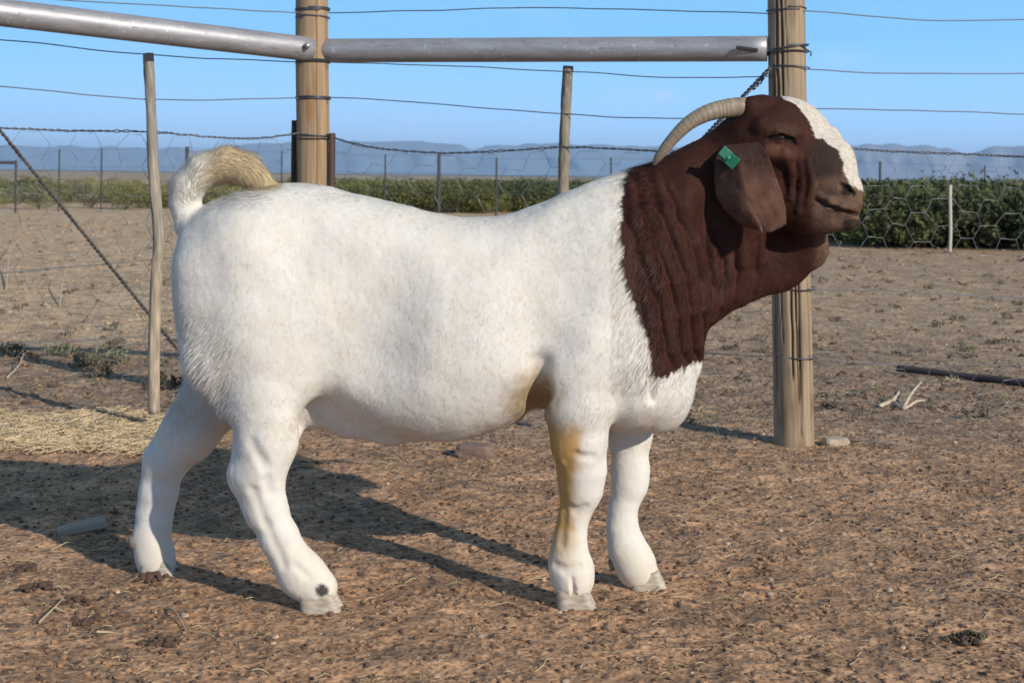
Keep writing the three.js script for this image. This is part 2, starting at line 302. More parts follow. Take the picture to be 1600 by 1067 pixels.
function woodPost(base, top, r0, r1, seed, style) {
  // weathered round pole: open drying cracks run along it, slightly turned
  const r = rng(seed), cracks = [];
  for (let i = 0; i < style.cracks; i++) cracks.push({ a: style.at?.[i]?.[0] ?? r() * 6.283, tw: style.at?.[i]?.[1] ?? (r() - 0.5) * 1.2, t0: style.at?.[i]?.[2] ?? r() * 0.5, t1: style.at?.[i]?.[3] ?? 0.5 + r() * 0.5, w: 0.03 + 0.05 * r(), d: 0.08 + 0.16 * r() });
  const knots = []; for (let i = 0; i < 5; i++) knots.push([r() * 6.283, r(), 0.16 + 0.14 * r()]);
  const knot = (t, a) => { let g = 0; for (const k of knots) { const q = Math.abs(((a - k[0]) % 6.2832 + 9.4248) % 6.2832 - 3.1416), y = (t - k[1]) * 22; g = Math.max(g, sstep(k[2] * 2, 0, Math.hypot(q, y * 0.5))); } return g; };
  const crack = (t, a) => { let g = 0; for (const c of cracks) { if (t < c.t0 || t > c.t1) continue; const e = Math.min(t - c.t0, c.t1 - t), ca = c.a + c.tw * t + 0.06 * N3(t * 14, c.a, 1); let q = Math.abs(((a - ca) % 6.2832 + 9.4248) % 6.2832 - 3.1416); const w = c.w * sstep(0, 0.05, e); if (q < w) g = Math.max(g, c.d * (1 - q / w)); } return g; };
  const pts = linePts(base, top, 150, (p, t) => { p.x += 0.006 * N3(t * 3, seed, 1); p.z += 0.006 * N3(t * 3, seed, 5); });
  return sweep(pts, 110, (t, a) => lerp(r0, r1, t) * (1 + 0.035 * N3(Math.cos(a) * 1.2 + seed, Math.sin(a) * 1.2, t * 4) + 0.016 * N3(Math.cos(a) * 7, Math.sin(a) * 7, t * 5 + seed) - crack(t, a) + 0.06 * knot(t, a)), (t, a) => {
    if (a === 9) return style.end || [0.3, 0.22, 0.14];
    const g = fbm(Math.cos(a) * 9, Math.sin(a) * 9, t * 7 + seed, 3), p = fbm(Math.cos(a) * 1.6, Math.sin(a) * 1.6, t * 9 + seed * 2, 3), f = N3(Math.cos(a) * 26, Math.sin(a) * 26, t * 16);
    let c = mixc(style.a, style.b, clamp(0.5 + 1.1 * g + 0.25 * f)); c = mixc(c, style.c, sstep(0.02, 0.35, p) * 0.85); const st = sstep(0.25, 0.6, fbm(Math.cos(a) * 5 + 9, Math.sin(a) * 5, t * 3 + seed, 3)); c = mixc(c, [0.16, 0.12, 0.085], st * 0.55); c = mixc(c, [0.17, 0.095, 0.05], knot(t, a) * 0.7); const gr = 0.86 + 0.3 * N3(Math.cos(a) * 40, Math.sin(a) * 40, t * 9); c = [c[0] * gr, c[1] * gr, c[2] * gr];
    return mixc(c, [c[0] * 0.35, c[1] * 0.32, c[2] * 0.3], clamp(crack(t, a) * 14));
  });
}
function wireGeo(pts, rad = 0.0021, seg = 40, wob = 0.003) {
  const p = curvePts(pts, seg).map((q, i) => { const k = Math.min(i, seg - i) > 0 ? 1 : 0; q.y += k * wob * N3(q.x * 6, q.y * 6, 3); q.z += k * wob * N3(q.x * 6, q.y * 6, 8); return q; });
  return sweep(p, 5, () => rad, null);
}
function twisted(a, b, rad, turns, strands = 2, sag = 0) {
  const gs = [], n = Math.round(turns * 9), T = new THREE.Vector3().subVectors(b, a).normalize(), U = new THREE.Vector3(0, 0, 1).cross(T).normalize(), V = new THREE.Vector3().crossVectors(T, U);
  for (let s = 0; s < strands; s++) gs.push(sweep(linePts(a, b, n, (p, t) => { const w = rad * (0.95 + 0.5 * N3(t * 17, s, 2)), g = t * turns * 6.283 + s * 6.283 / strands; p.addScaledVector(U, Math.cos(g) * w).addScaledVector(V, Math.sin(g) * w); p.y -= sag * 4 * t * (1 - t); }), 5, () => rad, null));
  return mergeGeometries(gs);
}
function tieGeo(c, r, rad, tilt = 0, turns = 1.2, seed = 1) {
  const n = 46, p = []; for (let i = 0; i <= n; i++) { const a = i / n * turns * 6.283 + seed; p.push(new THREE.Vector3(c.x + Math.cos(a) * r, c.y + tilt * Math.cos(a) * r + (i / n - 0.5) * rad * 4 + 0.002 * N3(a * 2, seed, 0), c.z + Math.sin(a) * r)); }
  return sweep(p, 5, () => rad, null);
}
{
  const LP = { d: 6.55 }, RP = { d: 6.09 };
  const fence = group('pen_fence', new THREE.Vector3(-0.72, 0, -6.55), 'wooden post and wire fence with grey pipe rails and hexagonal netting behind the goat', 'fence');
  const add = (name, geo, m, label, parent) => { const o = shadows(new THREE.Mesh(toLocal(geo, fence), m)); o.name = name; if (label) o.userData.label = label; (parent || fence).add(o); return o; };
  // thick posts
  const lTop = at(487, -150, LP.d), lBase = at(492, 660, LP.d); lBase.y = -0.25;
  const pA = add('post', woodPost(lBase, lTop, 0.062, 0.058, 3, { cracks: 9, a: [0.33, 0.215, 0.12], b: [0.43, 0.31, 0.20], c: [0.34, 0.195, 0.085] }), barkMat, 'tan peeled corner post with wire wrapped round it');
  const rTop = at(1225, -150, RP.d), rBase = at(1245, 700, RP.d); rBase.y = -0.25;
  // cracks seen on its camera side (angles found from the axis frame), the long one splits the foot
  const pB = add('post', woodPost(rBase, rTop, 0.068, 0.062, 12, { cracks: 14, a: [0.31, 0.225, 0.145], b: [0.40, 0.31, 0.215], c: [0.25, 0.18, 0.115], at: [[1.75, 0.25, 0.12, 0.52], [1.5, -0.5, 0.6, 0.98], [1.9, -0.7, 0.66, 0.99], [1.15, -0.4, 0.62, 0.9], [1.35, 0.1, 0.2, 0.42]] }), barkMat, 'cracked weathered post behind the goat\'s head with a split foot');
  // wooden droppers
  const dropStyle = { cracks: 3, a: [0.26, 0.21, 0.15], b: [0.38, 0.32, 0.24], c: [0.25, 0.22, 0.18] };
  const dropper = (pts, w, seed, label, style = dropStyle) => { // crooked sapling stick
    const cp = curvePts(pts, 70); const o = add('dropper', sweep(cp, 28, (t, a) => w * (1 - 0.12 * t) * (1 + 0.16 * N3(Math.cos(a) + seed, Math.sin(a), t * 9) + 0.09 * N3(Math.cos(a) * 4, Math.sin(a) * 4, t * 26) - 0.10 * sstep(0.25, 0.5, N3(Math.cos(a) * 3 + 4, Math.sin(a) * 3, t * 3 + seed))), (t, a) => a === 9 ? [0.3, 0.26, 0.2] : mixc(mixc(style.a, style.b, clamp(0.5 + 1.2 * fbm(Math.cos(a) * 3, Math.sin(a) * 3, t * 9 + seed, 3))), style.c, sstep(0.3, 0.8, t + 0.3 * N3(a, t * 5, seed))).map((v) => v * (0.82 + 0.5 * N3(Math.cos(a) * 8, Math.sin(a) * 8, t * 22) + 0.25 * N3(Math.cos(a) * 2, Math.sin(a) * 2, t * 14 + 5)))), barkMat, label); return o;
  };
  const dL = 6.2;
  dropper([at(240, 645, dL), at(240, 560, dL), at(243, 440, dL), at(247, 380, dL), at(240, 280, dL), at(235, 170, dL), at(231, 83, dL)], 0.0205, 4, 'pale crooked wooden dropper on the left', { cracks: 0, a: [0.38, 0.30, 0.21], b: [0.48, 0.40, 0.30], c: [0.31, 0.28, 0.245] });
  const dM = 6.32;
  dropper([at(877, 640, dM), at(877, 450, dM), at(880, 300, dM), at(882, 220, dM), at(885, 150, dM), at(888, 103, dM)], 0.0205, 9, 'grey wooden dropper between the two thick posts', dropStyle);
  // steel standards that flank the corner post
  for (const [x, y0, d] of [[460, 188, 6.62], [519, 208, 6.5]]) { const a = at(x, y0, d), b = new THREE.Vector3(a.x, -0.2, a.z); add('steel_standard', sweep(linePts(b, a, 3), 4, () => 0.0115, null), rustMat, 'dark rusty steel standard flanking the corner post'); }
  // pipe rails
  const rail = (pts, r0, r1, label) => add('rail', sweep(pts, 40, (t) => lerp(r0, r1, t), null), pipeMat, label);
  const rl0 = at(-330, -20, 5.25), rl1 = at(484, 77, 6.50);
  const railL = rail(linePts(rl0, rl1, 30), 0.0445, 0.0445, 'grey galvanised pipe rail coming in from the left');
  const rr0 = at(504, 79, 6.55), rr1 = at(1199, 76, 6.09);
  const railR = rail(linePts(rr0, rr1, 30), 0.0435, 0.0435, 'grey galvanised pipe rail between the two thick posts');
  // a dark torn slot near the right end of the rail and a bolt at the left one
  { const c = at(1168, 76, 6.09 - 0.041), g = new RoundedBoxGeometry(0.075, 0.012, 0.01, 2, 0.004); g.rotateZ(-0.12); g.translate(c.x, c.y, c.z); add('slot', g, mat([0.03, 0.03, 0.035], 0.9), null, railR); }
  { const g = sweep(linePts(at(480, 71, 6.44), at(480, 71, 6.40), 2), 10, () => 0.011, null); add('bolt', g, mat([0.6, 0.6, 0.62], 0.35, { metalness: 0.7 }), null, railL); }
  { const c = at(541, 79, 6.52 - 0.04), g = new RoundedBoxGeometry(0.018, 0.03, 0.008, 2, 0.003); g.rotateZ(0.4); g.translate(c.x, c.y, c.z); add('slot', g, mat([0.03, 0.03, 0.035], 0.9), null, railR); }
  // horizontal wires, left span, middle span, right span
  const W = (pts, rad, label) => add('wire', wireGeo(pts.map((p) => at(...p)), rad), wireMat, label);
  const L0 = 5.6;
  for (const ys of [[-28, -6, -16, 20], [48, 62, 85, 97], [122, 135, 155, 153]]) W([[-300, ys[0], 5.3], [0, ys[1], 5.9], [228, ys[2], 6.2], [468, ys[3], 6.5]].filter((p, i) => !(ys[0] === -28 && i === 2)), 0.0021);
  W([[512, 20, 6.5], [640, 17, 6.4], [830, 12, 6.3], [1000, 15, 6.2], [1210, 21, 6.05]], 0.0021);
  W([[512, 97, 6.5], [600, 99, 6.45], [700, 103, 6.4], [880, 111, 6.3], [1050, 121, 6.18], [1210, 119, 6.06]], 0.002);
  W([[512, 152, 6.5], [600, 156, 6.45], [700, 164, 6.4], [880, 178, 6.3], [1000, 184, 6.2], [1100, 184, 6.15], [1215, 176, 6.05]], 0.002);
  for (const ys of [[15, 18, 25, 32, 30, 28], [106, 109, 113, 115, 115, 113], [168, 170, 171, 173, 178, 180]]) W([[1212, ys[0], 6.03], [1275, ys[1], 6.05], [1360, ys[2], 6.1], [1450, ys[3], 6.15], [1600, ys[4], 6.25], [1900, ys[5], 6.45]], 0.0021);
  // selvedge wire along the top of the netting, two strands twisted with every second barb missing
  const topPts = [[[-300, 192, 5.3], [0, 200, 5.9], [110, 204, 6.05], [235, 206, 6.2], [330, 214, 6.3], [400, 216, 6.4], [468, 208, 6.5]], [[524, 216, 6.5], [560, 226, 6.46], [610, 234, 6.43], [700, 239, 6.38], [780, 236, 6.34], [880, 230, 6.3], [950, 232, 6.25], [1030, 236, 6.2], [1120, 238, 6.12], [1220, 232, 6.05]], [[1262, 226, 6.05], [1340, 233, 6.1], [1430, 238, 6.15], [1520, 241, 6.2], [1600, 245, 6.25], [1900, 248, 6.45]]];
  topPts.forEach((t) => {
    const c = curvePts(t.map((p) => at(...p)), 160), gs = [];
    for (let s = 0; s < 2; s++) gs.push(sweep(c.map((p, i) => new THREE.Vector3(p.x, p.y + 0.0028 * Math.cos(i * 1.1 + s * 3.14) + 0.004 * N3(i * 0.2, s, 1), p.z + 0.0028 * Math.sin(i * 1.1 + s * 3.14))), 5, () => 0.0021, null));
    add('selvedge_wire', mergeGeometries(gs), wireMat);
  });
  // lower line wires
  for (const span of [[[-300, 428, 5.3], [0, 426, 5.9], [120, 416, 6.05], [275, 403, 6.25], [490, 398, 6.55]], [[490, 398, 6.5], [880, 420, 6.3], [1240, 450, 6.02]], [[1240, 450, 6.02], [1380, 455, 6.1], [1600, 465, 6.25], [1900, 468, 6.45]], [[1100, 552, 6.12], [1180, 556, 6.05], [1246, 554, 6.02], [1330, 566, 6.06], [1600, 570, 6.25], [1900, 566, 6.45]], [[-300, 545, 5.3], [0, 537, 5.9], [235, 526, 6.2], [490, 512, 6.5]]]) W(span, 0.0017);
  // netting of large hexagons
  {
    const path = [at(-420, 300, 5.38), at(490, 300, 6.64), at(1240, 300, 6.18), at(2000, 300, 6.6)].map((p) => new THREE.Vector3(p.x, 0, p.z));
    const seg = [0]; for (let i = 1; i < path.length; i++) seg.push(seg[i - 1] + path[i].distanceTo(path[i - 1]));
    const place = (s) => { let i = 1; while (i < path.length - 1 && s > seg[i]) i++; return new THREE.Vector3().lerpVectors(path[i - 1], path[i], clamp((s - seg[i - 1]) / (seg[i] - seg[i - 1]))); };
    const tops = topPts.flat().map((p) => at(...p)); const topAt = (x) => { let b = 0.98; for (let i = 1; i < tops.length; i++) if (x >= tops[i - 1].x && x <= tops[i].x) b = lerp(tops[i - 1].y, tops[i].y, (x - tops[i - 1].x) / (tops[i].x - tops[i - 1].x)); return b; };
    const a = 0.057, rowH = Math.sqrt(3) * a, rows = 10, gs = [], R = 0.0009;
    const P = (s, v) => { const q = place(s), n1 = N3(s * 7, v * 7, 1.5), n2 = N3(s * 7, v * 7, 6.5), n3 = N3(s * 2.2, v * 2.2, 3); const yTop = topAt(q.x); return new THREE.Vector3(q.x + 0.026 * n1, clamp(v / (rows * rowH), 0, 1) * (yTop - 0.01) + 0.022 * n2 * (v > rows * rowH - 0.01 ? 0.1 : 1), q.z + 0.02 * n3); };
    const bar = (p, q) => { const n = 2; gs.push(sweep(linePts(p, q, n), 3, () => R, null, false)); };
    const cols = Math.floor(seg[3] / (1.5 * a));
    for (let c = 0; c < cols; c++) for (let k = 0; k <= rows; k++) {
      const off = c % 2 ? rowH / 2 : 0, s = c * 1.5 * a, v = k * rowH - off;           // left end of a horizontal edge
      if (v < -0.01) continue;
      const A = P(s, v), B = P(s + a, v); bar(A, B);
      const up = v + rowH / 2, dn = v - rowH / 2;
      if (up <= rows * rowH + 0.01) bar(B, P(s + 1.5 * a, up));
      if (dn >= -0.01) bar(B, P(s + 1.5 * a, dn));
    }
    const nm = add('netting', mergeGeometries(gs), netMat, 'thin hexagonal wire netting');
    nm.userData.kind = 'stuff';
  }
  // brace wires
  add('brace_wire', twisted(at(-260, -115, 5.5), at(376, 668, 6.42), 0.0036, 62), mat([0.07, 0.065, 0.06], 0.7), 'dark twisted brace wire running down from the left edge');
  add('brace_wire', twisted(at(1204, 106, 6.03), at(668, 668, 6.40), 0.0042, 60), wireMat, 'dark twisted brace wire running from post to ground behind the goat');
  { // lumpy knot of the brace close to the post
    const gs = []; for (let i = 0; i < 5; i++) { const t = i / 4, c = new THREE.Vector3().lerpVectors(at(1196, 116, 6.03), at(1178, 138, 6.05), t), g = new THREE.TorusGeometry(0.0095 - 0.004 * t, 0.0035, 5, 12); g.rotateX(1.1 + i); g.rotateZ(0.8 + i * 0.6); g.translate(c.x, c.y, c.z); gs.push(g); }
    add('wire_knot', mergeGeometries(gs), wireMat);
  }
  // wire wraps round the posts
  const tie = (post, px, py, d, r, rad, tilt, turns, seed) => add('wire_tie', tieGeo(at(px, py, d), r, rad, tilt, turns, seed), wireMat, null, post);
  tie(pA, 488, 15, LP.d, 0.0625, 0.0026, 0.02, 2.1, 1); tie(pA, 488, 27, LP.d, 0.0625, 0.002, -0.03, 1.1, 2); tie(pA, 489, 96, LP.d, 0.063, 0.003, 0.03, 2.2, 3); tie(pA, 489, 153, LP.d, 0.063, 0.003, 0.02, 2.1, 4); tie(pA, 490, 211, LP.d, 0.0635, 0.0025, -0.02, 1.3, 5); tie(pA, 491, 216, LP.d, 0.0635, 0.0022, 0.03, 1.1, 6);
  tie(pB, 1229, 15, RP.d, 0.0665, 0.0022, 0.03, 1.1, 1); tie(pB, 1232, 76, RP.d, 0.068, 0.0028, 0.18, 1.1, 2); tie(pB, 1232, 82, RP.d, 0.068, 0.0026, 0.05, 1.1, 3); tie(pB, 1234, 105, RP.d, 0.0675, 0.0022, -0.03, 1.1, 4); tie(pB, 1243, 556, RP.d, 0.071, 0.0024, 0.0, 1.1, 5); tie(pB, 1241, 450, RP.d, 0.0705, 0.002, 0, 1.1, 6);
  add('wire_tie', wireGeo([at(1222, 78, 6.02), at(1236, 70, 6.01), at(1252, 70, 6.02), at(1262, 78, 6.05), at(1268, 82, 6.05), at(1267, 88, 6.05)], 0.0026, 20, 0.001), wireMat, null, pB);
}
{ // low fence in the scrub far behind: thin dark steel standards
  const g = group('far_fence', new THREE.Vector3(0, 0, -39), 'distant fence of thin dark steel standards standing in the scrub', 'fence');
  const dark = mat([0.05, 0.055, 0.06], 0.8);
  const stds = [[24, 250, 37, 0.03], [92, 233, 38.5, 0.022], [158, 231, 39, 0.022], [292, 229, 36, 0.05], [440, 236, 39, 0.02], [602, 241, 39, 0.022], [686, 240, 36.5, 0.045], [776, 246, 39, 0.025], [955, 246, 39, 0.024], [1160, 248, 39, 0.024], [1376, 252, 36, 0.03], [1540, 258, 38, 0.02], [-60, 240, 38, 0.02], [1700, 262, 38, 0.02]];
  stds.sort((a, b) => a[0] - b[0]);
  const tops = [];
  for (const [px, py, d, r] of stds) { const a = at(px, py, d), b = new THREE.Vector3(a.x, -0.1, a.z); tops.push(a); const o = shadows(new THREE.Mesh(toLocal(sweep(linePts(b, a, 3), 6, () => r * 0.8, null), g), dark)); o.name = 'standard'; g.add(o); }
  for (const h of [1, 0.72, 0.45]) { const o = shadows(new THREE.Mesh(toLocal(sweep(tops.map((p) => new THREE.Vector3(p.x, p.y * h - 0.03, p.z)), 4, () => 0.0022, null), g), dark)); o.name = 'wire'; g.add(o); }
  const o = shadows(new THREE.Mesh(toLocal(sweep(linePts(at(-120, 254, 37), at(24, 254, 37), 3), 6, () => 0.03, null), g), dark)); o.name = 'gate_bar'; g.add(o);
}
{ // white marker rod in front of the scrub on the right
  const b = onGround(1484, 394), t = at(1487, 289, -b.z / KD);
  b.y = -0.1; const o = mesh('marker_rod', sweep(linePts(b, t, 6, (p, q) => { p.x += 0.01 * Math.sin(q * 5); }), 10, () => 0.021, null), mat([0.50, 0.48, 0.40], 0.8));
  tag(o, 'thin pale marker rod standing before the scrub on the right', 'rod');
}
// ------------------------------------------------------------------ the goat
{
  // Laid out side-on in units of one photo pixel at its own distance (u right, v down, z towards the viewer), then set into the world.
  const D = 3.855 * KD, S = D / F;
  const P = (px, py, z = 0) => [(px - CX) * (1 - z / F), (py - CY) * (1 - z / F), z];
  const toWorld = (u, v, z) => { const xc = u * S, yc = -v * S; return new THREE.Vector3(xc * CR - yc * SR, EYE + xc * SR + yc * CR, -D + z * S); };
  const dirWorld = (u, v, z) => { const xc = u, yc = -v; return new THREE.Vector3(xc * CR - yc * SR, xc * SR + yc * CR, z); };

  // torso: [x, top, bottom, half width]
  const T = [[276, 420, 450, 20], [284, 366, 505, 55], [300, 336, 545, 78], [330, 318, 580, 96], [370, 306, 598, 108], [410, 293, 606, 114], [450, 287, 610, 117], [500, 290, 618, 119], [560, 303, 652, 126], [620, 318, 676, 135], [680, 332, 687, 141], [730, 338, 683, 143], [790, 335, 664, 140], [840, 319, 644, 131], [880, 301, 640, 122], [920, 285, 648, 114], [960, 275, 658, 108], [1000, 282, 662, 102], [1035, 340, 660, 88], [1060, 430, 646, 70], [1080, 520, 610, 40], [1088, 560, 580, 12]]
    .map(([x, a, b, w]) => [x - CX, a - CY, b - CY, w]);
  const tq = [0, 0, 0];
  function torsoAt(u) {
    const n = T.length; if (u <= T[0][0]) { tq[0] = T[0][1]; tq[1] = T[0][2]; tq[2] = T[0][3]; return T[0][0] - u; }
    if (u >= T[n - 1][0]) { tq[0] = T[n - 1][1]; tq[1] = T[n - 1][2]; tq[2] = T[n - 1][3]; return u - T[n - 1][0]; }
    let i = 1; while (u > T[i][0]) i++;
    const p0 = T[Math.max(0, i - 2)], p1 = T[i - 1], p2 = T[i], p3 = T[Math.min(n - 1, i + 1)], h = p2[0] - p1[0], t = (u - p1[0]) / h, t2 = t * t, t3 = t2 * t;
    for (let k = 0; k < 3; k++) {
      const m1 = (p2[k + 1] - p0[k + 1]) / (p2[0] - p0[0]) * h, m2 = (p3[k + 1] - p1[k + 1]) / (p3[0] - p1[0]) * h;
      tq[k] = (2 * t3 - 3 * t2 + 1) * p1[k + 1] + (t3 - 2 * t2 + t) * m1 + (-2 * t3 + 3 * t2) * p2[k + 1] + (t3 - t2) * m2;
    }
    return 0;
  }
  function torso(u, v, z) {
    const over = torsoAt(u), h = Math.max(8, tq[1] - tq[0]), c = tq[0] + h * 0.56, hy = v < c ? h * 0.56 : h * 0.44, w = tq[2];
    const a = Math.abs(v - c) / hy, b = Math.abs(z) / w, q = Math.pow(Math.pow(a, 2.25) + Math.pow(b, 2.25), 1 / 2.25);
    const d = (q - 1) * Math.min(hy, w) * 0.9;
    return over > 0 ? Math.hypot(Math.max(d, 0), over) : d;
  }
  const prims = [];
  const cap = (a, r1, b, r2, k = 20, zs = 1) => { const p = P(...a), q = P(...b); prims.push({ a: p, b: q, r1, r2, k, zs, sub: 0, l2: 1 / Math.max(1e-6, (q[0] - p[0]) ** 2 + (q[1] - p[1]) ** 2 + ((q[2] - p[2]) * zs) ** 2), m: Math.max(r1, r2), cx: (p[0] + q[0]) / 2, cy: (p[1] + q[1]) / 2, cz: (p[2] + q[2]) / 2, hl: Math.hypot(p[0] - q[0], p[1] - q[1], p[2] - q[2]) / 2 }); return prims[prims.length - 1]; };
  const chain = (pts, k, zs = 1) => { for (let i = 1; i < pts.length; i++) cap(pts[i - 1].slice(0, 3), pts[i - 1][3], pts[i].slice(0, 3), pts[i][3], i === 1 ? k : Math.min(k, 14), zs); };
  const cut = (a, r1, b, r2, k = 4) => { cap(a, r1, b, r2, k).sub = 1; };
  function field(u, v, z) {
    let d = torso(u, v, z);
    for (let i = 0; i < prims.length; i++) {
      const p = prims[i], far = Math.hypot(u - p.cx, v - p.cy, z - p.cz) - p.hl - p.m;
      if (p.sub) { if (far > p.k - d && far > 0) continue; } else if (far > d + p.k && far > 0) continue;
      const x = u - p.a[0], y = v - p.a[1], w = (z - p.a[2]) * p.zs, bx = p.b[0] - p.a[0], by = p.b[1] - p.a[1], bz = (p.b[2] - p.a[2]) * p.zs;
      let t = (x * bx + y * by + w * bz) * p.l2; t = t < 0 ? 0 : t > 1 ? 1 : t;
      let e = Math.hypot(x - bx * t, y - by * t, w - bz * t) - (p.r1 + (p.r2 - p.r1) * t);
      if (p.zs > 1) e /= p.zs > 1.3 ? 1.15 : 1.05;
      if (p.sub) { e = -e; const h = Math.max(p.k - Math.abs(d - e), 0) / p.k; d = Math.max(d, e) + h * h * p.k * 0.25; }
      else { const h = Math.max(p.k - Math.abs(d - e), 0) / p.k; d = Math.min(d, e) - h * h * p.k * 0.25; }
    }
    return d;
  }
  // --- hindquarters
  for (const s of [1, -1]) {
    cap([395, 400, 48 * s], 78, [400, 520, 62 * s], 68, 40);                       // rump and thigh
    cap([320, 430, 52 * s], 46, [335, 560, 64 * s], 38, 40);                       // buttock
    cap([335, 555, 66 * s], 34, [362, 636, 78 * s], 14, 26);                       // hanging breech
    cap([470, 500, 70 * s], 42, [462, 585, 78 * s], 26, 50);                       // stifle fold
  }
  // near hind leg
  chain([[408, 520, 74, 62], [414, 620, 84, 52], [416, 690, 88, 45], [404, 742, 90, 37]], 36, 1.12);
  chain([[404, 742, 90, 38], [416, 795, 92, 29], [436, 840, 92, 27.5], [456, 876, 92, 28], [472, 898, 92, 33], [494, 918, 92, 31]], 14, 1.2);
  chain([[376, 700, 88, 10], [370, 738, 90, 10], [376, 756, 90, 12], [398, 810, 92, 9]], 16);           // hamstring, point of hock, tendon
  cap([432, 660, 112, 16], 16, [408, 735, 112], 12, 20);
  cap([452, 905, 84], 8, [450, 916, 84], 6, 5); cap([461, 908, 104], 7, [458, 920, 104], 5, 5);           // dew claws
  // far hind leg
  chain([[385, 520, -74, 60], [345, 610, -82, 52], [296, 676, -86, 44], [258, 722, -88, 34]], 36, 1.12);
  chain([[258, 722, -88, 34], [248, 770, -88, 27.5], [241, 812, -88, 26], [236, 840, -88, 29], [241, 868, -88, 29], [244, 882, -88, 29]], 14, 1.2);
  chain([[262, 672, -88, 12], [242, 716, -88, 11], [222, 800, -88, 8]], 14);
  cap([212, 842, -84], 8, [207, 849, -84], 6, 5);
  // forequarters
  for (const s of [1, -1]) {
    cap([955, 400, 62 * s], 52, [905, 560, 84 * s], 44, 46, 1.1);                  // shoulder blade and arm
    cap([985, 560, 70 * s], 46, [990, 610, 60 * s], 42, 40);                       // point of shoulder
  }
  chain([[905, 545, 86, 46], [906, 630, 84, 46], [906, 690, 76, 39], [909, 735, 69, 34.5], [908, 764, 64, 31], [897, 806, 60, 20.5], [891, 840, 58, 22.5], [889, 870, 56, 27], [894, 895, 56, 31], [896, 908, 56, 31]], 30, 1.12);
  cap([874, 640, 90], 14, [884, 700, 84], 12, 24);
  cap([870, 872, 52], 8, [868, 882, 52], 7, 6);
  chain([[985, 600, -70, 44], [985, 680, -66, 33], [985, 735, -62, 28.5], [984, 760, -60, 26], [974, 796, -58, 20.5], [972, 826, -56, 22.5], [980, 858, -55, 28], [993, 884, -55, 30], [1000, 898, -55, 28]], 30, 1.12);
  cap([962, 868, -50], 8, [965, 880, -50], 7, 6);
  // brisket, sheath, belly
  chain([[1000, 600, 0, 62], [1032, 612, 0, 48]], 40); cap([965, 628, 0], 34, [1030, 626, 0], 30, 30);
  chain([[474, 640, 0, 16], [540, 662, 0, 17], [610, 674, 0, 15], [650, 678, 0, 12]], 18); cap([604, 676, 6], 13, [626, 674, 6], 10, 8);
  cap([440, 640, 10], 26, [448, 672, 10], 24, 20); cap([488, 622, 0], 30, [600, 646, 0], 36, 30);
  // tail, lifted and curled forward
  chain([[296, 352, 0, 24], [287, 318, 0, 20], [292, 292, 0, 23], [316, 268, 0, 24], [352, 256, 0, 24], [384, 264, 0, 22], [406, 277, 0, 12], [420, 288, 0, 6]], 16, 1.0);
  // neck
  cap([1030, 410, 0], 118, [1088, 346, 0], 104, 46, 1.28);
  cap([1088, 346, 0], 100, [1160, 276, 0], 86, 40, 1.75);
  cap([1048, 440, 0], 76, [1050, 545, 0], 44, 30, 1.1);
  cap([1060, 420, 0], 80, [1100, 430, 0], 60, 30, 1.35);
  chain([[1110, 425, 0, 62], [1160, 416, -12, 54], [1215, 398, -14, 55], [1256, 386, -4, 34]], 26, 2.0); cap([1262, 350, 14], 32, [1262, 384, 2], 30, 16, 1.5);     // throat and dewlap
  cap([1152, 440, 4], 26, [1158, 466, 4], 9, 14, 1.2); cap([1240, 400, -6], 26, [1268, 396, -2], 19, 14, 1.5);
  cut([1134, 262, 102], 50, [1142, 430, 92], 54, 20);
  // head, turned a little towards the viewer
  cap([1196, 222, 16], 68, [1226, 226, 26], 70, 22, 1.36);
  cap([1226, 226, 26], 70, [1284, 264, 50], 52, 16, 1.38);
  cap([1284, 264, 50], 52, [1310, 298, 64], 36, 14, 1.28);
  cap([1318, 300, 68], 26, [1322, 318, 68], 22, 12, 0.95);                          // nose and upper lip
  cap([1296, 322, 62], 26, [1320, 322, 66], 21, 10, 1.05);
  cap([1266, 318, 50], 36, [1298, 336, 61], 26, 12, 1.15);                           // chin
  cap([1296, 341, 61], 21, [1328, 345, 66], 14, 7, 1.1); cap([1332, 346, 66], 8, [1343, 349, 66], 3, 5);
  cap([1190, 288, 22], 60, [1262, 330, 48], 36, 18, 1.25);                          // jaw
  cap([1194, 198, 60], 14, [1246, 212, 72], 11, 12); cap([1296, 214, 4], 18, [1313, 236, 20], 14, 12);   // brows
  cap([1200, 238, 66], 14, [1232, 242, 76], 13, 9);                                // cheek bone
  cap([1190, 168, 34], 20, [1176, 168, 38], 18, 10);                                // horn boss
  const zNear = (px, py, guess = 175) => { let z = guess; for (let i = 0; i < 90; i++) { const q = P(px, py, z), d = field(...q); if (d < 0.4) return z; z -= Math.max(0.6, d * 0.7); if (z < -160) return 0; } return z; };
  // neck folds: each a roll of loose skin that follows the neck
  const roll = (pts, r, k = 7) => { const q = pts.map(([x, y]) => { const z = zNear(x, y); return [x, y, z - r * 0.38]; }); for (let i = 1; i < q.length; i++) { const ra = r * (i === 1 ? 0.5 : 1), rb = r * (i === q.length - 1 ? 0.6 : 1); pending.push([q[i - 1], ra, q[i], rb, k]); pending.push([[q[i - 1][0], q[i - 1][1], -q[i - 1][2]], ra, [q[i][0], q[i][1], -q[i][2]], rb, k]); } };
  let pending = [];
  const flush = () => { for (const [a, r1, b, r2, k, s] of pending) { const p = cap(a, r1, b, r2, k); if (s) p.sub = 1; } pending = []; };
  roll([[986, 292], [994, 345], [1012, 395], [1032, 446], [1042, 494], [1048, 545], [1058, 572]], 13, 4);
  roll([[1002, 276], [1014, 330], [1036, 389], [1056, 438], [1064, 486], [1068, 540], [1078, 564]], 13, 4);
  roll([[1024, 270], [1040, 325], [1062, 378], [1078, 434], [1084, 484], [1086, 535], [1092, 556]], 13, 4);
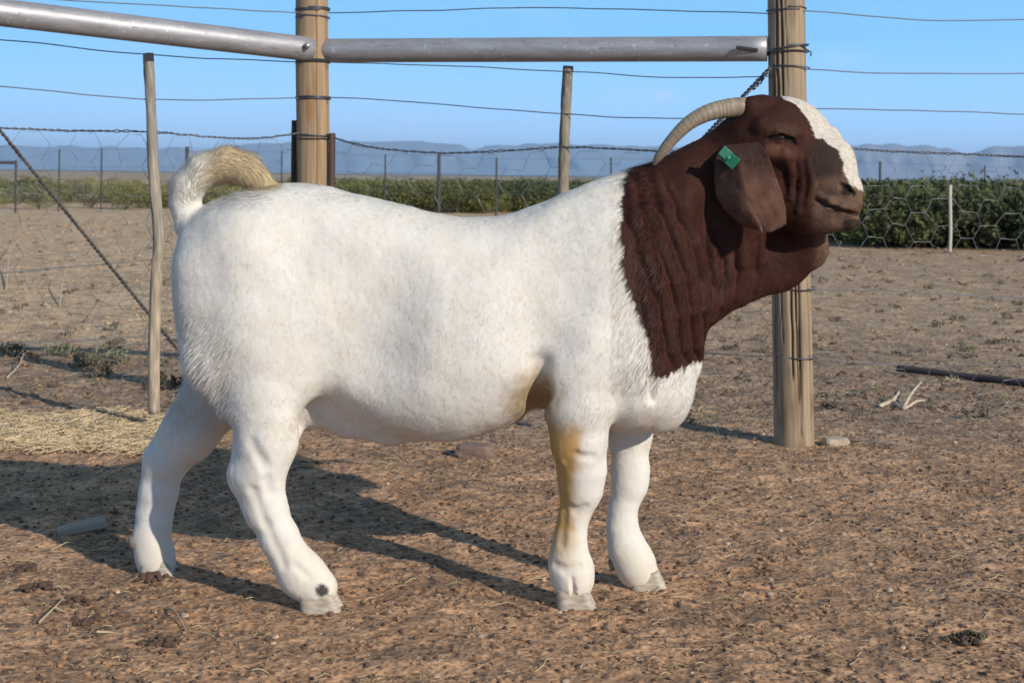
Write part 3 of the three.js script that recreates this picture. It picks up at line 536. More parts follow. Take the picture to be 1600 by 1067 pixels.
  roll([[1048, 290], [1068, 338], [1086, 380], [1098, 432], [1100, 480], [1096, 530]], 12, 4);
  roll([[1104, 350], [1114, 390], [1120, 436], [1112, 500]], 11, 5);
  roll([[1136, 380], [1140, 425], [1130, 478]], 10, 5);
  roll([[1160, 362], [1162, 410], [1153, 464]], 11, 5); roll([[1186, 366], [1188, 410], [1182, 450]], 9, 6);
  roll([[1000, 430], [1016, 480], [1026, 535], [1034, 578]], 9, 7);
  // face: folds below the eye, lids
  roll([[1250, 244], [1256, 290], [1248, 330]], 6, 6); roll([[1264, 250], [1270, 285], [1262, 318]], 5, 6); roll([[1228, 236], [1238, 270], [1236, 310]], 5.5, 7);
  roll([[1200, 212], [1216, 207], [1236, 213], [1246, 222]], 4.5, 4); roll([[1204, 219], [1220, 220], [1238, 224]], 4, 4);
  roll([[1284, 308], [1300, 317], [1318, 322], [1334, 324]], 7, 8);
  flush();
  // openings and creases
  const groove = (pts, r, k = 3, dz = 0.5) => { const q = pts.map(([x, y]) => [x, y, zNear(x, y) + r * dz]); for (let i = 1; i < q.length; i++) pending.push([q[i - 1], r, q[i], r, k, 1]); };
  groove([[1276, 312], [1290, 319], [1308, 327], [1325, 332], [1340, 335]], 3.8, 3, -0.1);        // mouth
  groove([[1316, 291], [1324, 295], [1333, 304]], 5.4, 3, -0.2);                                  // nostril
  groove([[1203, 217], [1220, 213.5], [1240, 220]], 4.2, 3, 0.0);                                // eye slit
  groove([[1018, 590], [1020, 624]], 6, 9, 0.3);
  groove([[843, 572], [845, 610], [848, 660]], 15, 12, -0.35); groove([[838, 625], [832, 655]], 13, 14, -0.2);                                     // armpit
  pending.push([[585, 420, 204], 84, [560, 560, 196], 84, 44, 1], [[850, 400, 192], 66, [846, 530, 190], 66, 40, 1], [[470, 360, 190], 70, [520, 420, 200], 70, 44, 1], [[905, 470, 196], 66, [940, 380, 186], 60, 30, 1]);
  groove([[392, 694], [404, 716], [416, 732]], 4, 14, 1.5);
  groove([[894, 905], [897, 935]], 3, 4, 0.2);
  groove([[394, 768], [414, 820], [442, 884]], 5, 10, 0.9); groove([[418, 752], [424, 770]], 6, 12, 1.0);               // tendon and hock hollow
  groove([[884, 790], [900, 800], [914, 794]], 4, 9, 0.9); groove([[884, 722], [900, 712], [926, 716]], 4, 10, 1.1); groove([[880, 800], [876, 850]], 5, 10, 0.9); groove([[866, 884], [884, 892], [906, 886]], 4, 9, 1.0);
  groove([[462, 886], [480, 900]], 4, 9, 1.0);
  flush();
  const skin = (u, v, z) => field(u, v, z) + 1.5 * N3(u * 0.021, v * 0.021, z * 0.021 + 3) + 0.45 * N3(u * 0.055, v * 0.04, z * 0.055) + 0.28 * N3(u * 0.16, v * 0.09, z * 0.16);

  // surface nets over a grid, only near the surface
  function polygonise(f, lo, hi, c) {
    const nx = Math.ceil((hi[0] - lo[0]) / c) + 1, ny = Math.ceil((hi[1] - lo[1]) / c) + 1, nz = Math.ceil((hi[2] - lo[2]) / c) + 1, val = new Float32Array(nx * ny * nz).fill(1e3), B = 7, id = (i, j, k) => (k * ny + j) * nx + i;
    const done = new Uint8Array(nx * ny * nz), half = B * c * 0.88;
    for (let k = 0; k < nz; k += B) for (let j = 0; j < ny; j += B) for (let i = 0; i < nx; i += B) {
      const m = f(lo[0] + (i + B / 2) * c, lo[1] + (j + B / 2) * c, lo[2] + (k + B / 2) * c);
      if (m > half * 1.9 || m < -half * 2.2) { if (m < 0) for (let kk = k; kk <= Math.min(nz - 1, k + B); kk++) for (let jj = j; jj <= Math.min(ny - 1, j + B); jj++) for (let ii = i; ii <= Math.min(nx - 1, i + B); ii++) if (!done[id(ii, jj, kk)]) val[id(ii, jj, kk)] = -1e3; continue; }
      for (let kk = k; kk <= Math.min(nz - 1, k + B); kk++) for (let jj = j; jj <= Math.min(ny - 1, j + B); jj++) for (let ii = i; ii <= Math.min(nx - 1, i + B); ii++) { const q = id(ii, jj, kk); if (!done[q]) { done[q] = 1; val[q] = f(lo[0] + ii * c, lo[1] + jj * c, lo[2] + kk * c); } }
    }
    const vert = new Int32Array(nx * ny * nz).fill(-1), pos = [], idx = [];
    const E = [[0, 1], [2, 3], [4, 5], [6, 7], [0, 2], [1, 3], [4, 6], [5, 7], [0, 4], [1, 5], [2, 6], [3, 7]];
    const cv = new Float64Array(8);
    for (let k = 0; k < nz - 1; k++) for (let j = 0; j < ny - 1; j++) for (let i = 0; i < nx - 1; i++) {
      let mask = 0; for (let q = 0; q < 8; q++) { cv[q] = val[id(i + (q & 1), j + ((q >> 1) & 1), k + (q >> 2))]; if (cv[q] < 0) mask |= 1 << q; }
      if (mask === 0 || mask === 255) continue;
      let x = 0, y = 0, z = 0, n = 0;
      for (const [a, b] of E) { if ((cv[a] < 0) === (cv[b] < 0)) continue; const t = clamp(cv[a] / (cv[a] - cv[b])); x += (a & 1) + ((b & 1) - (a & 1)) * t; y += ((a >> 1) & 1) + (((b >> 1) & 1) - ((a >> 1) & 1)) * t; z += (a >> 2) + ((b >> 2) - (a >> 2)) * t; n++; }
      vert[id(i, j, k)] = pos.length / 3; pos.push(lo[0] + (i + x / n) * c, lo[1] + (j + y / n) * c, lo[2] + (k + z / n) * c);
    }
    const quad = (a, b, cc, d, flip) => { if (a < 0 || b < 0 || cc < 0 || d < 0) return; flip ? idx.push(a, cc, b, a, d, cc) : idx.push(a, b, cc, a, cc, d); };
    for (let k = 1; k < nz - 1; k++) for (let j = 1; j < ny - 1; j++) for (let i = 1; i < nx - 1; i++) {
      const s = val[id(i, j, k)] < 0;
      if (s !== (val[id(i + 1, j, k)] < 0)) quad(vert[id(i, j - 1, k - 1)], vert[id(i, j, k - 1)], vert[id(i, j, k)], vert[id(i, j - 1, k)], !s);
      if (s !== (val[id(i, j + 1, k)] < 0)) quad(vert[id(i - 1, j, k - 1)], vert[id(i - 1, j, k)], vert[id(i, j, k)], vert[id(i, j, k - 1)], !s);
      if (s !== (val[id(i, j, k + 1)] < 0)) quad(vert[id(i - 1, j - 1, k)], vert[id(i, j - 1, k)], vert[id(i, j, k)], vert[id(i - 1, j, k)], !s);
    }
    return { pos, idx };
  }
  const grad = (f, u, v, z, e = 1.2) => { const g = [f(u + e, v, z) - f(u - e, v, z), f(u, v + e, z) - f(u, v - e, z), f(u, v, z + e) - f(u, v, z - e)], l = Math.hypot(...g) || 1; return [g[0] / l, g[1] / l, g[2] / l, l / (2 * e)]; };
  const inPoly = (x, y, p) => { let c = false; for (let i = 0, j = p.length - 1; i < p.length; j = i++) if ((p[i][1] > y) !== (p[j][1] > y) && x < (p[j][0] - p[i][0]) * (y - p[i][1]) / (p[j][1] - p[i][1]) + p[i][0]) c = !c; return c; };
  const brownEdge = [[255, 990], [263, 983], [299, 973], [350, 971], [409, 973], [448, 983], [495, 999], [531, 1014], [562, 1019], [590, 1023], [640, 1030]];
  const blaze = [[1212, 140], [1226, 155], [1243, 162], [1256, 177], [1263, 187], [1272, 205], [1275, 215], [1289, 218], [1296, 227], [1308, 232], [1317, 250], [1321, 272], [1328, 288], [1350, 300], [1400, 280], [1400, 140]];
  const WHITE = [0.67, 0.65, 0.615], BROWN = [0.033, 0.0112, 0.0078];
  const lidLine = [[1201, 217], [1220, 213.5], [1242, 221]], lipLine = [[1278, 313], [1290, 319], [1306, 326], [1325, 332], [1340, 336]];
  const segD = (x, y, l) => { let m = 1e9; for (let i = 1; i < l.length; i++) { const [ax, ay] = l[i - 1], [bx2, by2] = l[i], dx = bx2 - ax, dy = by2 - ay, t = clamp(((x - ax) * dx + (y - ay) * dy) / (dx * dx + dy * dy)); m = Math.min(m, Math.hypot(x - ax - dx * t, y - ay - dy * t)); } return m; };
  function coat(u, v, z) {
    const k = 1 / (1 - z / F); let px = CX + u * k, py = CY + v * k;
    const n = fbm(u * 0.03, v * 0.03, z * 0.03, 3), hN = N3(u * 0.11, v * 0.05, z * 0.1), fine = N3(u * 0.5, v * 0.12, z * 0.5);
    const jx = px + 4 * n + 2.5 * hN + 1.2 * fine, jy = py + 5 * hN + 2 * fine;
    let ex = 1030; for (let i = 1; i < brownEdge.length; i++) if (jy >= brownEdge[i - 1][0] && jy <= brownEdge[i][0]) ex = lerp(brownEdge[i - 1][1], brownEdge[i][1], (jy - brownEdge[i - 1][0]) / (brownEdge[i][0] - brownEdge[i - 1][0]));
    if (jy < 255) ex = 985;
    const bottom = jx < 1044 ? 588 : lerp(588, 566, clamp((jx - 1044) / 42));
    if (jx > ex && jy < bottom) {
      if (inPoly(jx, jy, blaze) && jx > 1205) return [0.60 + 0.1 * fine, 0.545 + 0.09 * fine, 0.48 + 0.08 * fine];
      let c = mixc(BROWN, [0.056, 0.0198, 0.0136], clamp(0.5 + 0.9 * n));
      if (px > 1180) { c = mixc(c, [0.095, 0.036, 0.024], 0.6 * sstep(30, 5, Math.hypot(px - 1228, py - 245))); const mz = sstep(1262, 1290, px + 9 * n) * sstep(262, 285, py + 10 * n); c = mixc(c, [0.15, 0.092, 0.063], mz * (0.85 + 0.3 * hN)); }
      if (px > 1180) { c = mixc(c, [0.15, 0.066, 0.042], 0.75 * sstep(24, 6, Math.hypot((px - 1216) * 0.8, (py - 238) * 1.1) + 6 * hN)); c = mixc(c, [0.085, 0.042, 0.026], 0.6 * sstep(22, 8, Math.hypot((px - 1228) * 0.55, (py - 203) * 1.4))); }
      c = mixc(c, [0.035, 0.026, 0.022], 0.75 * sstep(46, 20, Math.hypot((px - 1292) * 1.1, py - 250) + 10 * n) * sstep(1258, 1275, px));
      if (Math.hypot(px - 1325, py - 297) < 9) c = [0.018, 0.013, 0.011]; if (segD(px, py, lidLine) < 4) c = mixc(c, [0.012, 0.008, 0.006], 0.85); if (segD(px, py, lipLine) < 2.6) c = mixc(c, [0.02, 0.013, 0.01], 0.8); if (px > 1318 && py > 343) c = mixc(c, [0.02, 0.016, 0.014], 0.8);
      const q = 1 + 0.22 * fine + 0.12 * hN; return [c[0] * q, c[1] * q, c[2] * q];
    }
    let c = mixc(WHITE, [0.63, 0.58, 0.50], clamp(0.2 + 0.85 * n));
    c = mixc(c, [0.66, 0.59, 0.49], 0.55 * sstep(800, 880, py + 40 * n));                        // soil rubbed into the lower legs
    // tan stain on the near foreleg and on the belly before it
    if (z > 0) { const e = lerp(912, 898, clamp((py - 660) / 130)) + 9 * hN; c = mixc(c, [0.47, 0.28, 0.09], 0.96 * sstep(10, -14, px - e) * sstep(640, 680, py + 26 * n + 10 * hN) * sstep(905, 815, py + 20 * n) * sstep(836, 850, px)); c = mixc(c, [0.36, 0.25, 0.12], 0.85 * sstep(62, 14, Math.hypot(px - 836, (py - 630) * 0.8) + 14 * hN + 12 * n)); }
    if (px > 280 && px < 440 && py < 312 && Math.abs(z) < 45 && !(py > 300 && px > 340)) c = mixc(c, [0.52, 0.41, 0.245], sstep(292, 345, px + 14 * hN) * sstep(312, 292, py + 5 * n) * 0.92);
    if (z > 60) c = mixc(c, [0.06, 0.055, 0.055], sstep(12, 8, Math.hypot((px - 503) * 0.95, py - 923) + 1.2 * hN));
    const q = 1 + 0.05 * fine + 0.04 * hN; return [c[0] * q, c[1] * q, c[2] * q];
  }
  const root = toWorld(...P(640, 900, 0)); root.y = 0;
  const goat = group('goat', root, 'large white goat with brown head and neck, swept-back horns and green ear tag', 'goat');
  function solid(f, parts, col) {
    const pos = [], nor = [], c = [], uv = [], idx = [];
    for (const [lo, hi, cell] of parts) {
      const m = polygonise(f, lo, hi, cell), b = pos.length / 3;
      for (let i = 0; i < m.pos.length; i += 3) {
        let u = m.pos[i], v = m.pos[i + 1], z = m.pos[i + 2], g = grad(f, u, v, z), d = clamp(f(u, v, z) / Math.max(0.4, g[3]), -cell, cell);
        u -= g[0] * d; v -= g[1] * d; z -= g[2] * d; g = grad(f, u, v, z);
        const p = toWorld(u, v, z).sub(root), q = dirWorld(g[0], g[1], g[2]);
        pos.push(p.x, p.y, p.z); nor.push(q.x, q.y, q.z); c.push(...col(u, v, z)); uv.push(u * S * 6 + z * S * 3, v * S * 6);
      }
      for (let i = 0; i < m.idx.length; i += 3) idx.push(m.idx[i] + b, m.idx[i + 2] + b, m.idx[i + 1] + b);
    }
    const g = new THREE.BufferGeometry(); g.setAttribute('position', new THREE.Float32BufferAttribute(pos, 3)); g.setAttribute('normal', new THREE.Float32BufferAttribute(nor, 3)); g.setAttribute('color', new THREE.Float32BufferAttribute(c, 3)); g.setAttribute('uv', new THREE.Float32BufferAttribute(uv, 2)); g.setIndex(idx); return g;
  }
  const bx = (px) => px - CX, by = (py) => py - CY;
  const split = bx(1128);
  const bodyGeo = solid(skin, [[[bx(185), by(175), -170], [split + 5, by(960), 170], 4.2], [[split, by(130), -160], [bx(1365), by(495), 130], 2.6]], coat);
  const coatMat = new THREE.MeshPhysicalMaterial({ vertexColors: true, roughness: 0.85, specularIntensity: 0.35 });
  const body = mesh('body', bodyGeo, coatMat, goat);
  console.log('goat body triangles', bodyGeo.index.count / 3);

  // --- hair: short coat, longer on tail and breech
  {
    const pa = bodyGeo.attributes.position.array, na = bodyGeo.attributes.normal.array, ca = bodyGeo.attributes.color.array, ix = bodyGeo.index.array, cum = new Float32Array(ix.length / 3);
    let tot = 0; const A = new THREE.Vector3(), Bv = new THREE.Vector3(), C = new THREE.Vector3();
    for (let t = 0; t < cum.length; t++) { A.fromArray(pa, ix[3 * t] * 3); Bv.fromArray(pa, ix[3 * t + 1] * 3).sub(A); C.fromArray(pa, ix[3 * t + 2] * 3).sub(A); tot += Bv.cross(C).length(); cum[t] = tot; }
    const r = rng(91), NH = 240000, blade = new THREE.BufferGeometry();
    blade.setAttribute('position', new THREE.Float32BufferAttribute([-0.5, 0, 0, 0.5, 0, 0, -0.32, 0.55, 0.1, 0.32, 0.55, 0.1, 0, 1, 0.05], 3)); blade.setIndex([0, 1, 2, 1, 3, 2, 2, 3, 4]); blade.computeVertexNormals();
    const lists = [[], []];
    const M = new THREE.Matrix4(), X = new THREE.Vector3(), Y = new THREE.Vector3(), Z = new THREE.Vector3(), n = new THREE.Vector3(), p = new THREE.Vector3(), col = new THREE.Color(), w = new THREE.Vector3();
    for (let i = 0; i < NH; i++) {
      const q = r() * tot; let a = 0, b = cum.length - 1; while (a < b) { const m = (a + b) >> 1; if (cum[m] < q) a = m + 1; else b = m; }
      let s = Math.sqrt(r()), t = r(); const w0 = 1 - s, w1 = s * (1 - t), w2 = s * t, i0 = ix[3 * a], i1 = ix[3 * a + 1], i2 = ix[3 * a + 2];
      const g = (arr, o) => arr[i0 * 3 + o] * w0 + arr[i1 * 3 + o] * w1 + arr[i2 * 3 + o] * w2;
      p.set(g(pa, 0), g(pa, 1), g(pa, 2)); n.set(g(na, 0), g(na, 1), g(na, 2)).normalize();
      w.copy(p).add(root); const [px, py] = project(w);
      // lie of the hair: back and down on the trunk, down on the limbs, back from the nose on the face
      if (px > 1160 && py < 380) Y.set(-0.8, 0.35, 0); else if (py < 330 && px < 440 && px > 262 && Math.abs(w.z + D) < 0.06) Y.set(305 - py, 345 - px, 0).normalize(); else Y.set(-0.55 - 0.25 * N3(w.x * 5, w.y * 5, 2), -0.75, 0.15 * N3(w.x * 7, w.y * 7, 6));
      const long = Math.max(1 + 1.7 * sstep(455, 560, py) * sstep(690, 630, py) * sstep(385, 325, px) * sstep(250, 275, px), 1 + 1.3 * sstep(335, 300, py) * sstep(440, 400, px)) * (px > 1160 ? 0.75 : px > 960 && px < 1035 && py < 610 ? 1.6 : 1) * lerp(1, 0.55, sstep(660, 740, py));
      Y.x += (r() - 0.5) * 0.45; Y.y += (r() - 0.5) * 0.45; Y.z += (r() - 0.5) * 0.3;
      Y.addScaledVector(n, -Y.dot(n)).normalize().addScaledVector(n, (0.03 + 0.075 * r()) * (px > 1000 && py < 600 ? 2 : 1) * (long > 1 ? 1 + 2.4 * (long - 1) : 1)).normalize();
      X.crossVectors(Y, n).normalize(); Z.crossVectors(X, Y);
      if (long < 1.05 && px < 965 && r() < 0.2) continue;
      const L = (0.007 + 0.007 * r()) * long, W = 0.0007 + 0.0005 * r();
      p.addScaledVector(n, -0.0008);
      M.makeBasis(X.multiplyScalar(W), Y.multiplyScalar(L), Z.multiplyScalar(L)); M.setPosition(p);
      const k = 0.94 + 0.14 * r(); lists[g(ca, 1) < 0.14 && px > 960 ? 1 : 0].push([M.clone(), g(ca, 0) * k, g(ca, 1) * k, g(ca, 2) * k]);
    }
    lists.forEach((l, q) => { const hm = shadows(new THREE.InstancedMesh(blade, new THREE.MeshPhysicalMaterial({ roughness: q ? 0.6 : 0.7, specularIntensity: q ? 0.5 : 0.45, side: THREE.DoubleSide }), l.length)); hm.name = q ? 'brown_hair' : 'white_hair'; hm.userData.kind = 'stuff'; l.forEach((e, i) => { hm.setMatrixAt(i, e[0]); hm.setColorAt(i, col.setRGB(Math.min(0.85, e[1]), Math.min(0.85, e[2]), Math.min(0.85, e[3]))); }); goat.add(hm); });
  }
  // --- hooves: two claws under each foot
  const hoofMat = vmat(0.6);
  for (const [px, py, z, yaw, len] of [[499, 932, 92, 0.35, 1.05], [246, 892, -88, -0.05, 0.95], [897, 924, 56, -0.05, 1.0], [1009, 906, -55, 0.4, 1.0]]) {
    const b = P(px, py, z), gy = -EYE / S; // ground lies at world y = 0
    const claw = (s) => { const cx = b[0], cz = b[2] + s * 14; return (u, v, w) => { const dx = (u - cx) / len, dz = w - cz, p = toWorld(u, v, w); const up = p.y / S; const slope = up * 0.42; const l = Math.hypot(Math.max(0, Math.abs(dx - 4 + slope * 0.7) - (16 - 0.12 * up)), dz * 1.15) - (13.5 - 0.10 * up); return Math.max(l, -up - 3, up - 27); }; };
    const c1 = claw(1), c2 = claw(-1), f = (u, v, w) => Math.min(c1(u, v, w), c2(u, v, w)) + 0.4 * N3(u * 0.2, v * 0.5, w * 0.2);
    const g = solid(f, [[[b[0] - 48, b[1] - 40, b[2] - 42], [b[0] + 52, b[1] + 50, b[2] + 42], 2.6]], (u, v, w) => { const q = 0.75 + 0.5 * (0.5 + N3(u * 0.08, v * 0.4, w * 0.08)); return [0.40 * q, 0.345 * q, 0.28 * q]; });
    mesh('hoof', g, hoofMat, goat);
  }
  // --- dew claws
  for (const [px, py, z, tilt] of [[452, 914, 80, 0.5], [462, 919, 108, 0.5], [864, 884, 44, 0.2], [207, 848, -76, 0.3], [958, 880, -50, 0.2]]) {
    const c = toWorld(...P(px, py, z)).sub(root), g = new THREE.SphereGeometry(1, 14, 10); g.scale(7.5 * S, 12 * S, 7 * S); g.rotateZ(tilt); g.translate(c.x, c.y, c.z); mesh('dew_claw', g, mat([0.17, 0.14, 0.115], 0.7), goat);
  }
  // --- horns, swept back with growth rings
  const hornMat = vmat(0.55);
  for (const s of [1, -1]) {
    const z0 = s > 0 ? 34 : -30, pts = [[1188, 168, z0 * 0.7], [1172, 167, z0], [1134, 169.5, z0 * 1.25], [1102, 178, z0 * 1.45], [1076, 193, z0 * 1.5], [1053, 215, z0 * 1.4], [1037, 235, z0 * 1.25], [1027, 248, z0 * 1.1], [1022, 257, z0]].slice(0, s > 0 ? 9 : 7).map((p) => toWorld(...P(...p)).sub(root));
    const rad = [15.5, 15.5, 14.8, 12.8, 11.2, 9.6, 8.2, 6.5, 2.5], R = (t) => { const x = t * 8, i = Math.min(7, Math.floor(x)); return lerp(rad[i], rad[i + 1], x - i) * S; };
    const h = sweep(curvePts(pts, 220), 30, (t, a) => R(t) * (1 + (0.014 + 0.016 * N3(t * 23, 7, 1)) * Math.sin(t * 210 + 7 * N3(t * 11, 2, 0)) * (1 - t * 0.6) + 0.05 * N3(t * 9, Math.cos(a), Math.sin(a))) * (1 - 0.14 * Math.abs(Math.sin(a))), (t, a) => { const q = fbm(t * 24, Math.cos(a) * 2, Math.sin(a) * 2, 3), ring = 0.5 + 0.5 * Math.sin(t * 210 + 7 * N3(t * 11, 2, 0)); return mixc(mixc([0.22, 0.175, 0.125], [0.31, 0.26, 0.20], clamp(0.5 + q)), [0.13, 0.095, 0.065], 0.5 * ring * (1 - 0.5 * t)); });
    mesh('horn', h, hornMat, goat);
  }
  // --- ears: broad, hanging, slightly cupped
  const edgeL = [[1138, 216], [1119, 246], [1116, 276], [1119, 304], [1133, 328], [1154, 348], [1180, 359]], edgeR = [[1176, 206], [1202, 244], [1213, 276], [1222, 301], [1228, 325], [1229, 346], [1206, 358]];
  const lerpPts = (e, t) => { const x = t * (e.length - 1), i = Math.min(e.length - 2, Math.floor(x)); return [lerp(e[i][0], e[i + 1][0], x - i), lerp(e[i][1], e[i + 1][1], x - i)]; };
  const earZ = (px, py) => { let m = 0; for (const dx of [-9, 0, 9]) m += zNear(px + dx, py) / 3; return m; };
  const earSurf = (s, t, side) => { // s across 0..1, t down 0..1
    const a = lerpPts(edgeL, t), b = lerpPts(edgeR, t), px = lerp(a[0], b[0], s), py = lerp(a[1], b[1], s);
    const cup = (s < 0.5 ? 50 : 34) * Math.pow(2 * s - 1, 2) * sstep(0.05, 0.5, t) + 9 * Math.sin(s * 8 + t * 2.5) * t + 8 * N3(s * 3, t * 3, 4) + 14 * Math.exp(-Math.pow((s - 0.62 + 0.1 * t) / 0.1, 2)) * sstep(0.25, 0.7, t) + 3 * N3(s * 9, t * 5, 7);
    const sz = earZ(px, py), base = Math.max(sz + 16, 98 + 16 * Math.sin(t * 2.0) - 18 * Math.pow(1 - t, 3) - 16 * (1 - s));
    const z = lerp(sz - 9, base + 4 - cup * (s < 0.5 ? 0.5 : 0.2), sstep(0, 0.2, t)) + 3 * Math.exp(-Math.pow((s - 0.40 - 0.2 * t) / 0.09, 2)) * sstep(0.9, 0.3, t) * sstep(0.1, 0.3, t);
    return P(px, py, z * side);
  };
  const earMat = vmat(0.95);

  let nearEar;
  for (const side of [1, -1]) {
    const ns = 40, nt = 50, pos = [], col = [], idx = [];
    for (const f of [0, 1]) for (let j = 0; j <= nt; j++) for (let i = 0; i <= ns; i++) {
      const s = i / ns, t = j / nt, q = earSurf(s, t, side), rim = Math.min(1, Math.min(s, 1 - s) * 9, (1 - t) * 9), p = toWorld(q[0], q[1], q[2] - side * f * (2 + 5 * rim)).sub(root);
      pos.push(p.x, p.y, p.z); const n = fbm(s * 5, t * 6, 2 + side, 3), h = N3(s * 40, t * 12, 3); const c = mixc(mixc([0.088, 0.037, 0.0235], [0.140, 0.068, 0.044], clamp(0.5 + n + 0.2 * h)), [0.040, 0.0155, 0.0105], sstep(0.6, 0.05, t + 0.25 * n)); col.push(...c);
      if (i < ns && j < nt) { const k = f * (ns + 1) * (nt + 1) + j * (ns + 1) + i; (f === 0) === (side > 0) ? idx.push(k, k + ns + 1, k + 1, k + 1, k + ns + 1, k + ns + 2) : idx.push(k, k + 1, k + ns + 1, k + 1, k + ns + 2, k + ns + 1); }
    }
    const o = (ns + 1) * (nt + 1), rim = []; for (let i = 0; i <= ns; i++) rim.push(i); for (let j = 1; j <= nt; j++) rim.push(j * (ns + 1) + ns); for (let i = ns - 1; i >= 0; i--) rim.push(nt * (ns + 1) + i); for (let j = nt - 1; j >= 0; j--) rim.push(j * (ns + 1));
    for (let i = 0; i + 1 < rim.length; i++) idx.push(rim[i], rim[i + 1], rim[i] + o, rim[i + 1], rim[i + 1] + o, rim[i] + o);
    const g = new THREE.BufferGeometry(); g.setAttribute('position', new THREE.Float32BufferAttribute(pos, 3)); g.setAttribute('color', new THREE.Float32BufferAttribute(col, 3)); g.setIndex(idx); g.computeVertexNormals();
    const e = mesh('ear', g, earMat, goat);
    if (side > 0) { // short hair on the ear's face
      const q = rng(17), blade = new THREE.PlaneGeometry(1, 1, 1, 2).translate(0, 0.5, 0), n = 6000, hm = shadows(new THREE.InstancedMesh(blade, new THREE.MeshStandardMaterial({ roughness: 0.9, side: THREE.DoubleSide }), n)); hm.name = 'ear_hair'; hm.userData.kind = 'stuff';
      const M = new THREE.Matrix4(), X = new THREE.Vector3(), Y = new THREE.Vector3(), Z = new THREE.Vector3(), p = new THREE.Vector3(), cc = new THREE.Color();
      for (let i = 0; i < n; i++) { const k = Math.floor(q() * nt) * (ns + 1) + Math.floor(q() * ns), w = q(), w2 = q(); p.fromArray(pos, k * 3).lerp(X.fromArray(pos, (k + 1) * 3), w).lerp(Y.fromArray(pos, (k + ns + 1) * 3), w2 * 0.9); Z.fromBufferAttribute(g.attributes.normal, k); Y.set((q() - 0.5) * 0.9, -1, (q() - 0.5) * 0.5).addScaledVector(Z, 0); Y.addScaledVector(Z, -Y.dot(Z)).normalize().addScaledVector(Z, 0.02 + 0.05 * q()).normalize(); X.crossVectors(Y, Z).normalize(); Z.crossVectors(X, Y); const L = 0.004 + 0.004 * q(); M.makeBasis(X.multiplyScalar(0.0008), Y.multiplyScalar(L), Z); M.setPosition(p); hm.setMatrixAt(i, M); const b = 0.85 + 0.4 * q(); hm.setColorAt(i, cc.setRGB(col[k * 3] * b, col[k * 3 + 1] * b, col[k * 3 + 2] * b)); }
      e.add(hm);
    } if (side > 0) { e.userData.label = 'broad hanging brown ear with a green tag'; nearEar = e; }
  }
  { // green ear tag: folded plastic leaf with a stud
    const z = earSurf(0.22, 0.22, 1)[2], q = P(1139, 249, 0); const o = shadows(new THREE.Group()); 
    const c = toWorld(q[0] * (1 - z / F), q[1] * (1 - z / F), z + 12).sub(root);
    const g1 = new RoundedBoxGeometry(0.036, 0.027, 0.004, 3, 0.002), g2 = new RoundedBoxGeometry(0.024, 0.022, 0.003, 3, 0.0015); g1.rotateZ(-0.7); g1.rotateY(-0.25); g1.translate(c.x, c.y, c.z); g2.rotateZ(-0.7); g2.rotateY(0.1); g2.translate(c.x - 0.010, c.y + 0.012, c.z + 0.006);
    const t = mesh('ear_tag', mergeGeometries([g1, g2]), mat([0.010, 0.135, 0.08], 0.4), nearEar); t.userData.label = 'small bright green plastic ear tag';
    const st = new THREE.SphereGeometry(0.0045, 12, 8); st.scale(1, 1, 0.5); st.translate(c.x - 0.004, c.y + 0.003, c.z + 0.009); mesh('tag_stud', st, mat([0.02, 0.22, 0.13], 0.35), nearEar);
  }
  { // eyes, half closed
    for (const s of [1, -1]) { const z = s > 0 ? zNear(1221, 215) - 6 : -28; const q = P(1221, 215, z), c = toWorld(...q).sub(root), g = new THREE.SphereGeometry(8.2 * S, 20, 14); g.translate(c.x, c.y, c.z); mesh('eye', g, mat([0.016, 0.010, 0.007], 0.3), goat); }
  }
}
